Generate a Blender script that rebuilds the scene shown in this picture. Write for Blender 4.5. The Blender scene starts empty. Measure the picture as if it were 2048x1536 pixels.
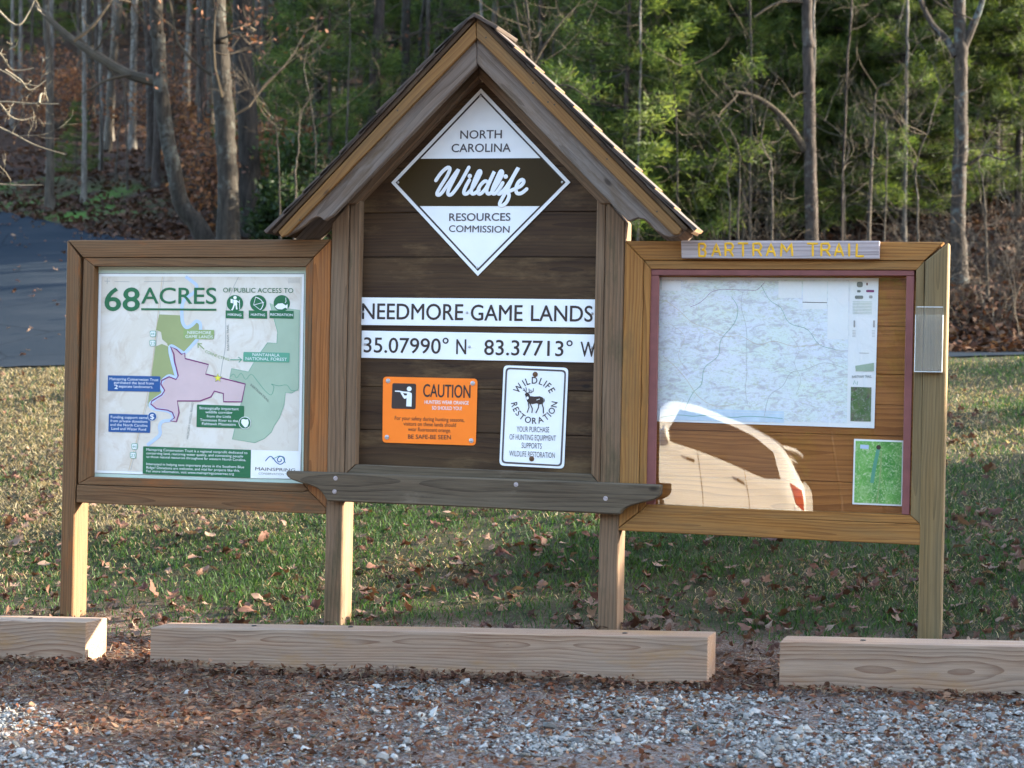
import bpy, bmesh, math, random
import numpy as np
from mathutils import Vector
scene = bpy.context.scene
COL = scene.collection
R = math.radians

# ------------------------------------------------------------------ camera, sky, sun, exposure
F_PX = 3600.0
YAW, PITCH, ROLL = R(16.442), R(-0.035), R(1.184)
EYE = 1.155
_fw = np.array([-math.sin(YAW) * math.cos(PITCH), math.cos(YAW) * math.cos(PITCH), math.sin(PITCH)])
_r0 = np.array([math.cos(YAW), math.sin(YAW), 0.0])
_u0 = np.cross(_r0, _fw)
_rt = math.cos(ROLL) * _r0 + math.sin(ROLL) * _u0
_up = -math.sin(ROLL) * _r0 + math.cos(ROLL) * _u0
CAM = np.array([2.361, -8.0, EYE])

cam_data = bpy.data.cameras.new('camera')
cam = bpy.data.objects.new('camera', cam_data)
COL.objects.link(cam)
from mathutils import Matrix
cam.matrix_world = Matrix(((_rt[0], _up[0], -_fw[0], CAM[0]), (_rt[1], _up[1], -_fw[1], CAM[1]),
                           (_rt[2], _up[2], -_fw[2], CAM[2]), (0, 0, 0, 1)))
cam_data.sensor_width = 36.0
cam_data.lens = F_PX / 2048.0 * 36.0
cam_data.clip_start, cam_data.clip_end = 0.1, 600.0
cam_data.dof.use_dof = True
cam_data.dof.focus_distance = 8.3
cam_data.dof.aperture_fstop = 4.0
scene.camera = cam

SUN_AZ, SUN_EL = R(27), R(18)          # azimuth from +X towards +Y: low sun from the side and behind the boards
SUN_DIR = np.array([math.cos(SUN_AZ) * math.cos(SUN_EL), math.sin(SUN_AZ) * math.cos(SUN_EL), math.sin(SUN_EL)])
world = bpy.data.worlds.new('World')
scene.world = world
world.use_nodes = True
wn = world.node_tree
sky = wn.nodes.new('ShaderNodeTexSky')
sky.sky_type = 'NISHITA'
sky.sun_disc = False
sky.sun_elevation = SUN_EL
sky.sun_rotation = math.atan2(SUN_DIR[0], SUN_DIR[1])
sky.air_density, sky.dust_density, sky.ozone_density = 1.0, 1.0, 0.35
wn.links.new(sky.outputs[0], wn.nodes['Background'].inputs[0])
wn.nodes['Background'].inputs[1].default_value = 0.15
sun_data = bpy.data.lights.new('sun', 'SUN')
sun_data.energy, sun_data.angle, sun_data.color = 3.9, R(0.5), (1.0, 0.90, 0.72)
sun = bpy.data.objects.new('sun', sun_data)
COL.objects.link(sun)
sun.rotation_euler = Vector(SUN_DIR).to_track_quat('Z', 'Y').to_euler()
sun.location = (30, 20, 30)
scene.view_settings.view_transform = 'Standard'
scene.view_settings.look = 'None'
scene.view_settings.gamma = 1.0
scene.view_settings.exposure = 3.25
scene.cycles.max_bounces = 8
scene.cycles.transparent_max_bounces = 16
scene.cycles.diffuse_bounces = 3
scene.cycles.use_denoising = True

# ------------------------------------------------------------------ geometry helpers
def ray(px, py):
    return (px - 1024) / F_PX * _rt - (py - 768) / F_PX * _up + _fw
def at(px, py, Y=0.0):                     # photo pixel -> point on the vertical plane y = Y
    d = ray(px, py)
    return CAM + (Y - CAM[1]) / d[1] * d
def atd(px, py, dep):                      # photo pixel -> point at that distance along the view
    return CAM + dep * ray(px, py)

rng = np.random.default_rng(11)
random.seed(5)

class MB:
    """collects polygons for one mesh; optional per-vertex tint and per-face material index"""
    def __init__(s):
        s.v, s.f, s.c, s.m, s.n = [], [], [], [], 0
    def add(s, v, f, tint=None, mi=0):
        v = np.asarray(v, float).reshape(-1, 3)
        f = np.asarray(f, int)
        s.v.append(v)
        s.f.append(f + s.n)
        s.m.append(np.full(len(f), mi))
        if tint is None:
            t = np.ones((len(v), 3))
        else:
            t = np.broadcast_to(np.asarray(tint, float), (len(v), 3))
        s.c.append(t)
        s.n += len(v)
    def polys(s, v, faces, tint=None, mi=0):
        by = {}
        for fc in faces:
            by.setdefault(len(fc), []).append(fc)
        v = np.asarray(v, float).reshape(-1, 3)
        base = s.n
        first = True
        for k, fl in by.items():
            if first:
                s.add(v, fl, tint, mi); first = False
            else:
                s.f.append(np.asarray(fl, int) + base); s.m.append(np.full(len(fl), mi))
    def mesh(s, name, mats, smooth=False, tint=False, off=(0, 0, 0), grain=None):
        me = bpy.data.meshes.new(name)
        V = np.concatenate(s.v)
        if grain is not None:
            g = np.asarray(grain, float); g = g / np.linalg.norm(g)
            dp = np.array([0, 1.0, 0]) if abs(g[1]) < .9 else np.array([0, 0, 1.0])
            ac = np.cross(dp, g)
            ro = rng.uniform(-20, 20, 3)
            G = np.stack([V @ g, V @ ac, V @ dp], 1)
            G[:, 1] -= G[:, 1].mean(); G[:, 2] -= G[:, 2].mean()
            G[:, 0] += ro[0]
            G[:, 1] += rng.uniform(-.06, .06); G[:, 2] += rng.uniform(.01, .10)
        V = V - np.asarray(off, float)
        me.vertices.add(len(V)); me.vertices.foreach_set('co', V.ravel().astype(np.float32))
        cnt = np.concatenate([np.full(len(f), f.shape[1]) for f in s.f])
        idx = np.concatenate([f.ravel() for f in s.f])
        me.loops.add(len(idx)); me.loops.foreach_set('vertex_index', idx.astype(np.int32))
        me.polygons.add(len(cnt))
        st = np.concatenate([[0], np.cumsum(cnt)[:-1]])
        me.polygons.foreach_set('loop_start', st.astype(np.int32))
        me.polygons.foreach_set('loop_total', cnt.astype(np.int32))
        me.polygons.foreach_set('material_index', np.concatenate(s.m).astype(np.int32))
        me.polygons.foreach_set('use_smooth', np.full(len(cnt), bool(smooth)))
        for m in (mats if isinstance(mats, (list, tuple)) else [mats]):
            me.materials.append(m)
        if tint:
            a = me.attributes.new('tint', 'FLOAT_COLOR', 'POINT')
            C = np.concatenate(s.c); C = np.concatenate([C, np.ones((len(C), 1))], 1)
            a.data.foreach_set('color', C.ravel().astype(np.float32))
        if grain is not None:
            a = me.attributes.new('grain', 'FLOAT_VECTOR', 'POINT')
            a.data.foreach_set('vector', G.ravel().astype(np.float32))
        me.update(calc_edges=True)
        me.validate()
        return me

ROOT = {}
def link(name, me, parent=None, loc=None):
    o = bpy.data.objects.new(name, me)
    COL.objects.link(o)
    if parent is not None:
        o.parent = parent
    if loc is not None:
        o.location = loc
    return o
def tag(o, label=None, cat=None, group=None, kind=None):
    if label: o['label'] = label
    if cat: o['category'] = cat
    if group: o['group'] = group
    if kind: o['kind'] = kind
    return o
def thing(name, label, cat, loc, group=None):
    o = link(name, None, None, tuple(loc))
    o.empty_display_size = .2
    return tag(o, label, cat, group)
def root_of(o):
    while o.parent: o = o.parent
    return o
def emit(name, mb, mats, parent=None, origin=None, **kw):
    """one mesh object from world-space geometry; a child is expressed relative to its thing's base"""
    if parent is not None:
        off = np.array(root_of(parent).location)
        return link(name, mb.mesh(name, mats, off=off, **kw), parent)
    V = np.concatenate(mb.v)
    off = np.array(origin) if origin is not None else np.array([(V[:, 0].min() + V[:, 0].max()) / 2, (V[:, 1].min() + V[:, 1].max()) / 2, V[:, 2].min()])
    return link(name, mb.mesh(name, mats, off=off, **kw), None, tuple(off))

def prism_bm(pts_xz, y0, y1, bevel=.003, seg=1):
    """closed outline in x,z pushed from y0 (front) to y1 (back), edges eased"""
    bm = bmesh.new()
    n = len(pts_xz)
    a = [bm.verts.new((p[0], y0, p[1])) for p in pts_xz]
    b = [bm.verts.new((p[0], y1, p[1])) for p in pts_xz]
    bm.faces.new(a); bm.faces.new(b[::-1])
    for i in range(n):
        bm.faces.new((a[i], b[i], b[(i + 1) % n], a[(i + 1) % n]))
    bmesh.ops.recalc_face_normals(bm, faces=bm.faces)
    if bevel:
        bmesh.ops.bevel(bm, geom=bm.edges[:], offset=bevel, segments=seg, affect='EDGES', profile=.6)
    return bm
def bm_into(mb, bm, mi=0, tint=None):
    bm.verts.ensure_lookup_table()
    V = [v.co[:] for v in bm.verts]
    mb.polys(V, [[v.index for v in f.verts] for f in bm.faces], tint, mi)
    bm.free()
def prism(mb, pts, y0, y1, bevel=.003, mi=0, tint=None):
    bm = prism_bm(pts, y0, y1, bevel)
    bm.verts.index_update()
    bm_into(mb, bm, mi, tint)
def board(name, pts, y0, y1, mat, parent, grain, bevel=.003):
    mb = MB(); prism(mb, pts, y0, y1, bevel)
    return emit(name, mb, mat, parent, grain=grain)
def box(mb, lo, hi, bevel=.002, mi=0, tint=None):
    prism(mb, [(lo[0], lo[2]), (hi[0], lo[2]), (hi[0], hi[2]), (lo[0], hi[2])], lo[1], hi[1], bevel, mi, tint)

def tube(mb, path, rad, sides=6, tint=None, mi=0, cap=True, flat=None):
    P = np.asarray(path, float); n = len(P)
    r = np.broadcast_to(np.asarray(rad, float), (n,))
    T = np.gradient(P, axis=0); T /= np.linalg.norm(T, axis=1)[:, None] + 1e-9
    ref = np.array([0, 1.0, 0]) if flat is not None else np.where(abs(T.mean(0)[2]) > .8, np.array([1.0, 0.17, 0]), np.array([0, 0.11, 1.0]))
    A = np.cross(T, ref); A /= np.linalg.norm(A, axis=1)[:, None] + 1e-9
    B = np.cross(T, A)
    an = np.arange(sides) / sides * 2 * math.pi
    ring = P[:, None] + r[:, None, None] * (A[:, None] * np.cos(an)[None, :, None] + B[:, None] * np.sin(an)[None, :, None] * (1 if flat is None else flat))
    V = ring.reshape(-1, 3)
    i = np.arange(n - 1)[:, None] * sides; j = np.arange(sides)[None]
    f = np.stack([i + j, i + (j + 1) % sides, i + sides + (j + 1) % sides, i + sides + j], -1).reshape(-1, 4)
    tt = None if tint is None else (np.repeat(np.asarray(tint), sides, 0) if np.ndim(tint) == 2 else tint)
    mb.add(V, f, tt, mi)
    if cap:
        for k in (0, n - 1):
            mb.add(np.concatenate([ring[k], [P[k]]]), [(q, (q + 1) % sides, sides) if k else ((q + 1) % sides, q, sides) for q in range(sides)], None if tint is None else (tint if np.ndim(tint) == 1 else tint[k]), mi)
def smooth_path(pts, sub=4):
    P = np.asarray(pts, float); n = len(P); out = []
    for i in range(n - 1):
        p0, p1, p2, p3 = P[max(i - 1, 0)], P[i], P[i + 1], P[min(i + 2, n - 1)]
        for t in np.arange(sub) / sub:
            out.append(.5 * (2 * p1 + (p2 - p0) * t + (2 * p0 - 5 * p1 + 4 * p2 - p3) * t * t + (3 * p1 - p0 - 3 * p2 + p3) * t ** 3))
    out.append(P[-1])
    return np.array(out)
def lathe(mb, c, axis, prof, sides=12, mi=0, tint=None):
    """profile of (distance along axis, radius)"""
    ax = np.asarray(axis, float); ax /= np.linalg.norm(ax)
    a = np.cross(ax, [.3, .2, .9]); a /= np.linalg.norm(a); b = np.cross(ax, a)
    an = np.arange(sides) / sides * 2 * math.pi
    V = np.concatenate([np.asarray(c) + ax * h + r * (np.cos(an)[:, None] * a + np.sin(an)[:, None] * b) for h, r in prof])
    f = [(i * sides + j, i * sides + (j + 1) % sides, (i + 1) * sides + (j + 1) % sides, (i + 1) * sides + j) for i in range(len(prof) - 1) for j in range(sides)]
    mb.add(V, f, tint, mi)

# ------------------------------------------------------------------ materials
def srgb(r, g, b):
    return tuple((c / 255 / 12.92 if c / 255 <= .04045 else ((c / 255 + .055) / 1.055) ** 2.4) for c in (r, g, b))
class NT:
    def __init__(s, name):
        s.m = bpy.data.materials.new(name); s.m.use_nodes = True
        s.t = s.m.node_tree; s.p = s.t.nodes['Principled BSDF']; s.out = s.t.nodes['Material Output']
    def n(s, typ, ins=None, **kw):
        nd = s.t.nodes.new(typ)
        for k, v in kw.items(): setattr(nd, k, v)
        for k, v in (ins or {}).items(): s.set(nd.inputs[k], v)
        return nd
    def set(s, sock, v):
        if isinstance(v, bpy.types.NodeSocket): s.t.links.new(v, sock)
        elif isinstance(v, (tuple, list)) and len(v) == 3 and sock.type == 'RGBA': sock.default_value = (*v, 1)
        else: sock.default_value = v
    def math(s, op, a, b=0.0, clamp=False):
        return s.n('ShaderNodeMath', {0: a, 1: b}, operation=op, use_clamp=clamp).outputs[0]
    def vmul(s, v, k):
        return s.n('ShaderNodeVectorMath', {0: v, 1: k}, operation='MULTIPLY').outputs[0]
    def noise(s, v, scale=1.0, detail=3.0, rough=.55, dist=0.0):
        return s.n('ShaderNodeTexNoise', {'Vector': v, 'Scale': scale, 'Detail': detail, 'Roughness': rough, 'Distortion': dist}).outputs[0]
    def ramp(s, v, lo, hi, a=0.0, b=1.0):
        return s.n('ShaderNodeMapRange', {0: v, 1: lo, 2: hi, 3: a, 4: b}, clamp=True).outputs[0]
    def mix(s, f, a, b, mode='MIX'):
        nd = s.n('ShaderNodeMix', None, data_type='RGBA', blend_type=mode)
        s.set(nd.inputs[0], f); s.set(nd.inputs[6], a); s.set(nd.inputs[7], b)
        return nd.outputs[2]
    def attr(s, name, out='Vector'):
        return s.n('ShaderNodeAttribute', None, attribute_name=name).outputs[out]
    def geo(s): return s.n('ShaderNodeNewGeometry').outputs['Position']
    def bump(s, h, strength=.3, dist=.005):
        s.set(s.p.inputs['Normal'], s.n('ShaderNodeBump', {'Height': h, 'Strength': strength, 'Distance': dist}).outputs[0])
    def done(s, base=None, rough=.8, spec=.3):
        if base is not None: s.set(s.p.inputs['Base Color'], base)
        s.set(s.p.inputs['Roughness'], rough)
        s.set(s.p.inputs['Specular IOR Level'], spec)
        return s.m

def plain(name, col, rough=.5, spec=.4, var=.08, scale=6.0, metal=0.0):
    t = NT(name)
    n = t.noise(t.geo(), scale, 4)
    c = t.mix(t.ramp(n, .3, .7), tuple(x * (1 - var) for x in col), tuple(min(1, x * (1 + var)) for x in col))
    t.p.inputs['Metallic'].default_value = metal
    return t.done(c, rough, spec)

def wood(name, dark, light, grey=None, grey_amt=.0, rings=70.0, contrast=.5, blotch=None, blotch_amt=0.0, rough=.75, cracks=.5, knots=True, wander=.05):
    t = NT(name)
    g = t.attr('grain')
    sx = t.n('ShaderNodeSeparateXYZ', {0: g})
    wob = t.noise(t.vmul(g, (1.1, 5, 5)), 1.0, 2)
    wob2 = t.noise(t.vmul(g, (3.0, 16, 16)), 1.0, 3)
    yy = t.math('ADD', sx.outputs[1], t.math('MULTIPLY', t.math('SUBTRACT', wob, .5), .05))
    wd = t.noise(t.vmul(g, (1.5, 2.0, 2.0)), 1.0, 1)
    zz = t.math('ADD', sx.outputs[2], t.math('MULTIPLY', t.math('SUBTRACT', wd, .5), wander))
    r = t.math('SQRT', t.math('ADD', t.math('MULTIPLY', yy, yy), t.math('MULTIPLY', zz, zz)))
    r = t.math('ADD', r, t.math('MULTIPLY', t.math('SUBTRACT', wob2, .5), .010))
    s_ = t.math('FRACT', t.math('MULTIPLY', r, rings))
    ring = t.math('POWER', s_, 2.2)
    fib = t.noise(t.vmul(g, (6, 260, 260)), 1.0, 3, .6)
    fib2 = t.noise(t.vmul(g, (2.2, 60, 60)), 1.0, 4, .65)
    v = t.math('ADD', t.math('MULTIPLY', ring, -contrast), t.math('ADD', t.math('MULTIPLY', fib, .75), t.math('MULTIPLY', fib2, .75)))
    v = t.ramp(v, .24, .95)
    c = t.mix(v, dark, light)
    if grey:
        gm = t.ramp(t.noise(t.vmul(g, (1.3, 9, 9)), 1.0, 5, .65), .5 - grey_amt * .4, .9 - grey_amt * .4)
        c = t.mix(gm, c, t.mix(v, tuple(x * .62 for x in grey), grey))
    if blotch:
        bm_ = t.ramp(t.noise(t.vmul(g, (2.0, 7, 7)), 1.0, 6, .7), .62 - blotch_amt * .3, .78 - blotch_amt * .3)
        c = t.mix(t.math('MULTIPLY', bm_, .75), c, blotch)
    if knots:
        vo = t.n('ShaderNodeTexVoronoi', {'Vector': t.vmul(g, (2.6, 5.5, 1.0)), 'Scale': 1.0, 'Randomness': 1.0}, feature='F1')
        kn = t.ramp(vo.outputs['Distance'], .075, .035)
        c = t.mix(t.math('MULTIPLY', kn, .75), c, tuple(x * .35 for x in dark))
    ck = t.noise(t.vmul(g, (1.6, 110, 110)), 1.0, 2, .5)
    ckm = t.ramp(ck, .735 - .05 * cracks, .77)
    c = t.mix(t.math('MULTIPLY', ckm, .7 * cracks), c, tuple(x * .25 for x in dark))
    t.bump(t.math('SUBTRACT', t.math('ADD', fib, t.math('MULTIPLY', ring, .4)), t.math('MULTIPLY', ckm, 1.2)), .35, .004)
    return t.done(c, rough, .25)

W_GREY = wood('weathered_grey_wood', (0.07373, 0.0384, 0.01873), (0.2018, 0.1145, 0.06016), (0.194, 0.127, 0.07889), .4, 60, .45, (0.05433, 0.04645, 0.02219), .25, .85, .9)
W_BEAM = wood('weathered_dark_beam_wood', (0.03427, 0.0231, 0.01375), (0.118, 0.08392, 0.05233), (0.1523, 0.1155, 0.07627), .35, 60, .4, (0.198, 0.152, 0.1064), .12, .85, .9)
W_PLANK = wood('dark_stained_plank_wood', (0.01768, 0.00745, 0.00262), (0.04979, 0.02292, 0.008151), (0.08031, 0.04297, 0.01688), .34, 60, .45, (0.1205, 0.07162, 0.03057), .32, .7, .6)
W_AMBER = wood('amber_treated_wood', (0.1596, 0.05685, 0.00864), (0.3344, 0.1438, 0.03168), (0.2508, 0.1338, 0.04608), .25, 80, .5, (0.1216, 0.07357, 0.02592), .18, .65, .5)
W_BROWN = wood('brown_treated_wood', (0.08248, 0.03348, 0.009881), (0.1855, 0.08658, 0.03145), (0.1443, 0.08658, 0.04269), .4, 80, .5, (0.2474, 0.07504, 0.01348), .24, .7, .6)
W_STILE = wood('orange_stained_wood', (0.1615, 0.05227, 0.0108), (0.323, 0.1185, 0.03), (0.2099, 0.1115, 0.054), .15, 80, .5, (0.3876, 0.1045, 0.018), .35, .7, .5)
W_POST = wood('olive_treated_post_wood', (0.1026, 0.06216, 0.02198), (0.212, 0.1336, 0.05372), (0.171, 0.1243, 0.06349), .35, 80, .4, (0.1368, 0.09324, 0.03907), .1, .75, .6)
W_RAKE = wood('amber_rake_trim_wood', (0.1084, 0.04388, 0.00945), (0.2167, 0.1024, 0.0273), (0.153, 0.09067, 0.03675), .25, 80, .4, (0.0765, 0.04972, 0.021), .2, .65, .4)
W_BARGE = wood('grey_barge_wood', (0.06791, 0.04269, 0.02905), (0.1766, 0.1229, 0.0904), (0.1834, 0.152, 0.1291), .42, 60, .4, (0.0815, 0.04851, 0.0226), .3, .85, .9)
W_TIMBER = wood('new_landscape_timber_wood', (0.176, 0.08877, 0.05062), (0.3439, 0.2271, 0.1489), (0.3187, 0.2342, 0.1727), .35, 75, .6, (0.2767, 0.1491, 0.05955), .28, .8, .9, True, .15)
W_SHAKE = wood('weathered_shake_wood', (.028, .018, .013), (.085, .055, .04), (.10, .08, .068), .35, 70, .5, None, 0, .85, .6, False)
W_BUTT = plain('fresh_shake_end_wood', (.29, .145, .072), .8, .2, .3, 60)
W_SIGNBD = wood('silvery_sign_board_wood', (0.207, 0.1584, 0.15), (0.4347, 0.3552, 0.3375), (0.3933, 0.3456, 0.3469), .3, 60, .45, (0.1449, 0.096, 0.07969), .1, .8, .5)
W_BACK = wood('amber_backing_wood', (0.1872, 0.0589, 0.00868), (0.3456, 0.1302, 0.0248), None, 0, 60, .5, None, 0, .6, .2)
M_RED = plain('dull_red_painted_trim', (0.1665, 0.0522, 0.04524), .55, .35, .12, 20)
M_WHITE = plain('white_sign_paint', (.78, .78, .78), .35, .4, .05, 4)
M_SHEET = plain('printed_white_paper', (0.774, 0.7654, 0.7395), .5, .3, .03)
M_BROWNINK = plain('dark_brown_sign_ink', (.035, .022, .02), .4, .4, .05)
M_OLIVE = plain('olive_brown_sign_ink', (.040, .024, .007), .55, .15, .12, 3)
M_GREYINK = plain('grey_brown_ink', (.085, .068, .068), .45, .3, .05)
M_ORANGE = plain('fluorescent_orange_paint', (.95, .20, .012), .45, .35, .04)
M_PINKWHITE = plain('pale_pink_ink', (.82, .70, .66), .45, .3, .02)
M_SCREW = plain('galvanised_screw_metal', (.45, .45, .47), .4, .5, .15, 200, .8)
M_RUST = plain('rusty_screw_metal', (.16, .085, .045), .7, .3, .3, 300, .4)
M_BLACK = plain('black_spike_iron', (.02, .018, .017), .6, .3, .2)
M_GREENINK = plain('deep_green_ink', (0.0242, 0.1318, 0.0558), .4, .3, .03)
M_OLIVEMAP = plain('olive_green_map_ink', (0.3, 0.3312, 0.1445), .5, .3, .05)
M_LABELGREEN = plain('moss_green_label_ink', (.26, .35, .13), .5, .3, .03)
M_TEAL = plain('teal_green_label_ink', (.10, .31, .20), .5, .3, .03)
M_FOREST = plain('pale_forest_green_ink', (0.3444, 0.429, 0.3108), .5, .3, .08, 5)
M_BLUEINK = plain('royal_blue_ink', (0.0225, 0.088, 0.255), .4, .3, .03)
M_RIVER = plain('pale_blue_river_ink', (0.451, 0.5412, 0.6888), .5, .3, .04)
M_PURPLE = plain('plum_boundary_ink', (.19, .03, .13), .5, .3, .04)
M_PINKLAND = plain('pale_pink_land_ink', (0.5676, 0.4212, 0.418), .5, .3, .05, 8)
M_LINEGREY = plain('map_line_grey_ink', (.35, .33, .30), .5, .3, .03)
M_LINETAN = plain('map_road_tan_ink', (.55, .42, .28), .5, .3, .03)
M_YELLOW = plain('bright_yellow_ink', (.75, .68, .06), .5, .3, .03)
M_TEXTGREY = plain('map_lettering_grey_ink', (.18, .19, .17), .5, .3, .03)
M_MINT = plain('pale_mint_acrylic_edge', (0.4675, 0.5576, 0.468), .3, .5, .04)
M_ROUTED = plain('yellow_routed_paint', (.62, .33, .015), .55, .3, .15, 30)
def map_mat(name, cols, scale, line):
    t = NT(name); g = t.geo()
    if line: g = t.n('ShaderNodeMapping', {'Vector': g, 'Rotation': (0, R(32), 0), 'Scale': (1, 1, 2.1)}).outputs[0]
    a = t.noise(g, scale, 6, .7, 1.6); b = t.noise(g, scale * .45, 4, .5, .5); c_ = t.noise(g, scale * 2.2, 5, .7, 2.0)
    c = t.mix(t.ramp(b, .35, .65), cols[0], cols[1])
    c = t.mix(t.ramp(a, .50, .62, 0, .85), c, cols[2])
    c = t.mix(t.ramp(c_, .52, .64, 0, .75), c, cols[3])
    if line:
        w = t.math('ABSOLUTE', t.math('SUBTRACT', t.math('FRACT', t.math('MULTIPLY', t.noise(g, scale * .8, 3, .5, .6), 9.0)), .5))
        c = t.mix(t.ramp(w, .06, .0, 0, .35), c, (.35, .33, .36))
    return t.done(c, .5, .3)
M_MAP = map_mat('relief_map_print', ((.72, .735, .80), (.70, .77, .71), (.50, .47, .50), (.54, .56, .40)), 15, True)
M_POSTERMAP = map_mat('beige_terrain_print', ((0.6232, 0.553, 0.4588), (0.6478, 0.5925, 0.5106), (0.6806, 0.632, 0.5624), (0.5576, 0.4661, 0.37)), 2.5, False)
M_PHOTO = map_mat('small_landscape_photo_print', ((.05, .12, .03), (.16, .20, .10), (.10, .07, .07), (.30, .30, .28)), 22, False)
M_LEAFPRINT = map_mat('green_grass_photo_print', ((.06, .26, .04), (.16, .42, .08), (.30, .48, .18), (.60, .66, .42)), 24, False)
M_PROFILE = plain('pale_blue_profile_print', (0.546, 0.644, 0.72), .5, .3, .12, 15)

def acrylic(name, ior, tint, wavy, milky=0):
    t = NT(name)
    tr = t.n('ShaderNodeBsdfTransparent', {0: tint})
    gl = t.n('ShaderNodeBsdfGlossy', {'Color': (1, 1, 1), 'Roughness': .0})
    bf = t.n('ShaderNodeNewGeometry').outputs['Backfacing']      # the same reflectance from both sides of the thin sheet
    fr = t.n('ShaderNodeFresnel', {'IOR': t.math('ADD', t.math('MULTIPLY', bf, 1 / ior - ior), ior)})
    if wavy:
        b = t.n('ShaderNodeBump', {'Height': t.noise(t.vmul(t.geo(), (1.6, 1, 1.0)), 2.0, 1.0), 'Strength': wavy, 'Distance': .01}).outputs[0]
        t.set(gl.inputs['Normal'], b)
    mx = t.n('ShaderNodeMixShader', {0: fr.outputs[0], 1: tr.outputs[0], 2: gl.outputs[0]})
    if milky:                                  # a little pale diffuse scatter
        mx = t.n('ShaderNodeMixShader', {0: milky, 1: mx.outputs[0], 2: t.n('ShaderNodeBsdfDiffuse', {0: (.85, .80, .70)}).outputs[0]})
    t.t.links.new(mx.outputs[0], t.out.inputs[0])
    return t.m
M_PANE = acrylic('clear_acrylic_sheet', 2.0, (.99, .99, .99), .07)
M_HOLDER = acrylic('clear_plastic_box', 1.2, (.99, .99, .99), 0, .05)

def bark(name, dark, light, lichen=None, amt=.0, vs=9.0):
    t = NT(name); g = t.n('ShaderNodeTexCoord').outputs['Object']
    a = t.noise(t.vmul(g, (1, 1, .22)), vs * 2.2, 5, .65, .4)
    b = t.noise(g, 2.4, 5, .6)
    c = t.mix(t.ramp(a, .35, .68), dark, light)
    if lichen:
        c = t.mix(t.math('MULTIPLY', t.ramp(t.math('ADD', t.math('MULTIPLY', b, .6), t.math('MULTIPLY', t.noise(g, 14, 4), .4)), .56 - amt * .15, .66 - amt * .15), .85), c, lichen)
    t.bump(a, .7, .03)
    return t.done(c, .92, .15)
B_PALE = bark('pale_lichened_bark', (0.01426, 0.01125, 0.008486), (0.04406, 0.03591, 0.028), (0.07258, 0.07182, 0.06047), .18)
B_DARK = bark('dark_furrowed_bark', (0.008, 0.00675, 0.0056), (0.0336, 0.027, 0.0224), None)
B_PINE = bark('pine_trunk_bark', (0.01912, 0.0144, 0.0117), (0.06056, 0.04608, 0.0383), (0.1147, 0.1094, 0.09576), .05, 12)
B_OAK = bark('lichen_streaked_oak_bark', (0.02304, 0.01702, 0.01328), (0.0599, 0.04682, 0.0379), (0.09216, 0.1064, 0.1016), .15)
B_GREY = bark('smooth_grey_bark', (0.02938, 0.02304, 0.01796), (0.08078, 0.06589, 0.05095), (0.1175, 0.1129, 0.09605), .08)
B_MID = bark('sunlit_grey_bark', (.05, .042, .036), (.17, .148, .125), (.26, .26, .24), .1)  # lighter copy of the grey bark: sun on the trunks put into colour
B_TWIG = plain('grey_twig_bark', (0.0525, 0.04064, 0.02867), .9, .1, .3, 3)
B_LIT = plain('sunlit_twig_bark', (0.1215, 0.1022, 0.07459), .9, .1, .3, 3)  # paler copy of the twig bark: sunlight put into its colour

def leafmat(name, rough=.6, trans=.35, spec=.2):
    t = NT(name)
    c = t.attr('tint', 'Color')
    n = t.noise(t.geo(), 14, 2)
    c = t.mix(t.ramp(n, .25, .75), t.mix(1.0, c, (.72, .72, .72), 'MULTIPLY'), c)
    t.done(c, rough, spec)
    tl = t.n('ShaderNodeBsdfTranslucent', {0: t.mix(1.0, c, (1.25, 1.2, .8), 'MULTIPLY')})
    mx = t.n('ShaderNodeMixShader', {0: trans, 1: t.p.outputs[0], 2: tl.outputs[0]})
    t.t.links.new(mx.outputs[0], t.out.inputs[0])
    return t.m
M_NEEDLE = leafmat('evergreen_needles', .55, .48, .2)
M_LEAF = leafmat('dry_brown_leaf', .75, .15)
M_GRASS = leafmat('grass_blade', .6, .4)
M_LITTER = leafmat('leaf_litter_bits', .85, .12, .1)
def tinted(name, rough=.85):
    t = NT(name)
    c = t.attr('tint', 'Color'); n = t.noise(t.geo(), 60, 3)
    c = t.mix(t.ramp(n, .3, .7), t.mix(1.0, c, (.7, .7, .7), 'MULTIPLY'), c)
    return t.done(c, rough, .2)
M_STONE = tinted('crushed_stone')

# ------------------------------------------------------------------ terrain
_lat = np.random.default_rng(3).random((257, 257))
def vnoise(x, y):
    x = np.asarray(x, float); y = np.asarray(y, float)
    xi = np.floor(x).astype(int); yi = np.floor(y).astype(int)
    fx = x - xi; fy = y - yi
    fx = fx * fx * (3 - 2 * fx); fy = fy * fy * (3 - 2 * fy)
    g = lambda a, b: _lat[a % 256, b % 256]
    return (g(xi, yi) * (1 - fx) + g(xi + 1, yi) * fx) * (1 - fy) + (g(xi, yi + 1) * (1 - fx) + g(xi + 1, yi + 1) * fx) * fy
def fbm(x, y, o=4):
    s = 0; a = .5; t = 0
    for i in range(o):
        s = s + a * vnoise(x * 2 ** i + 17 * i, y * 2 ** i + 31 * i); t += a; a *= .5
    return s / t
_f2 = np.array([-math.sin(YAW), math.cos(YAW)]); _r2 = np.array([math.cos(YAW), math.sin(YAW)])
def sstep(a, b, x):
    t = np.clip((x - a) / (b - a), 0, 1); return t * t * (3 - 2 * t)
def lateral(x, y):
    rx, ry = np.asarray(x, float) - CAM[0], np.asarray(y, float) - CAM[1]
    d = rx * _f2[0] + ry * _f2[1]; q = rx * _r2[0] + ry * _r2[1]
    return q / np.maximum(d, 4.0), d
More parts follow.
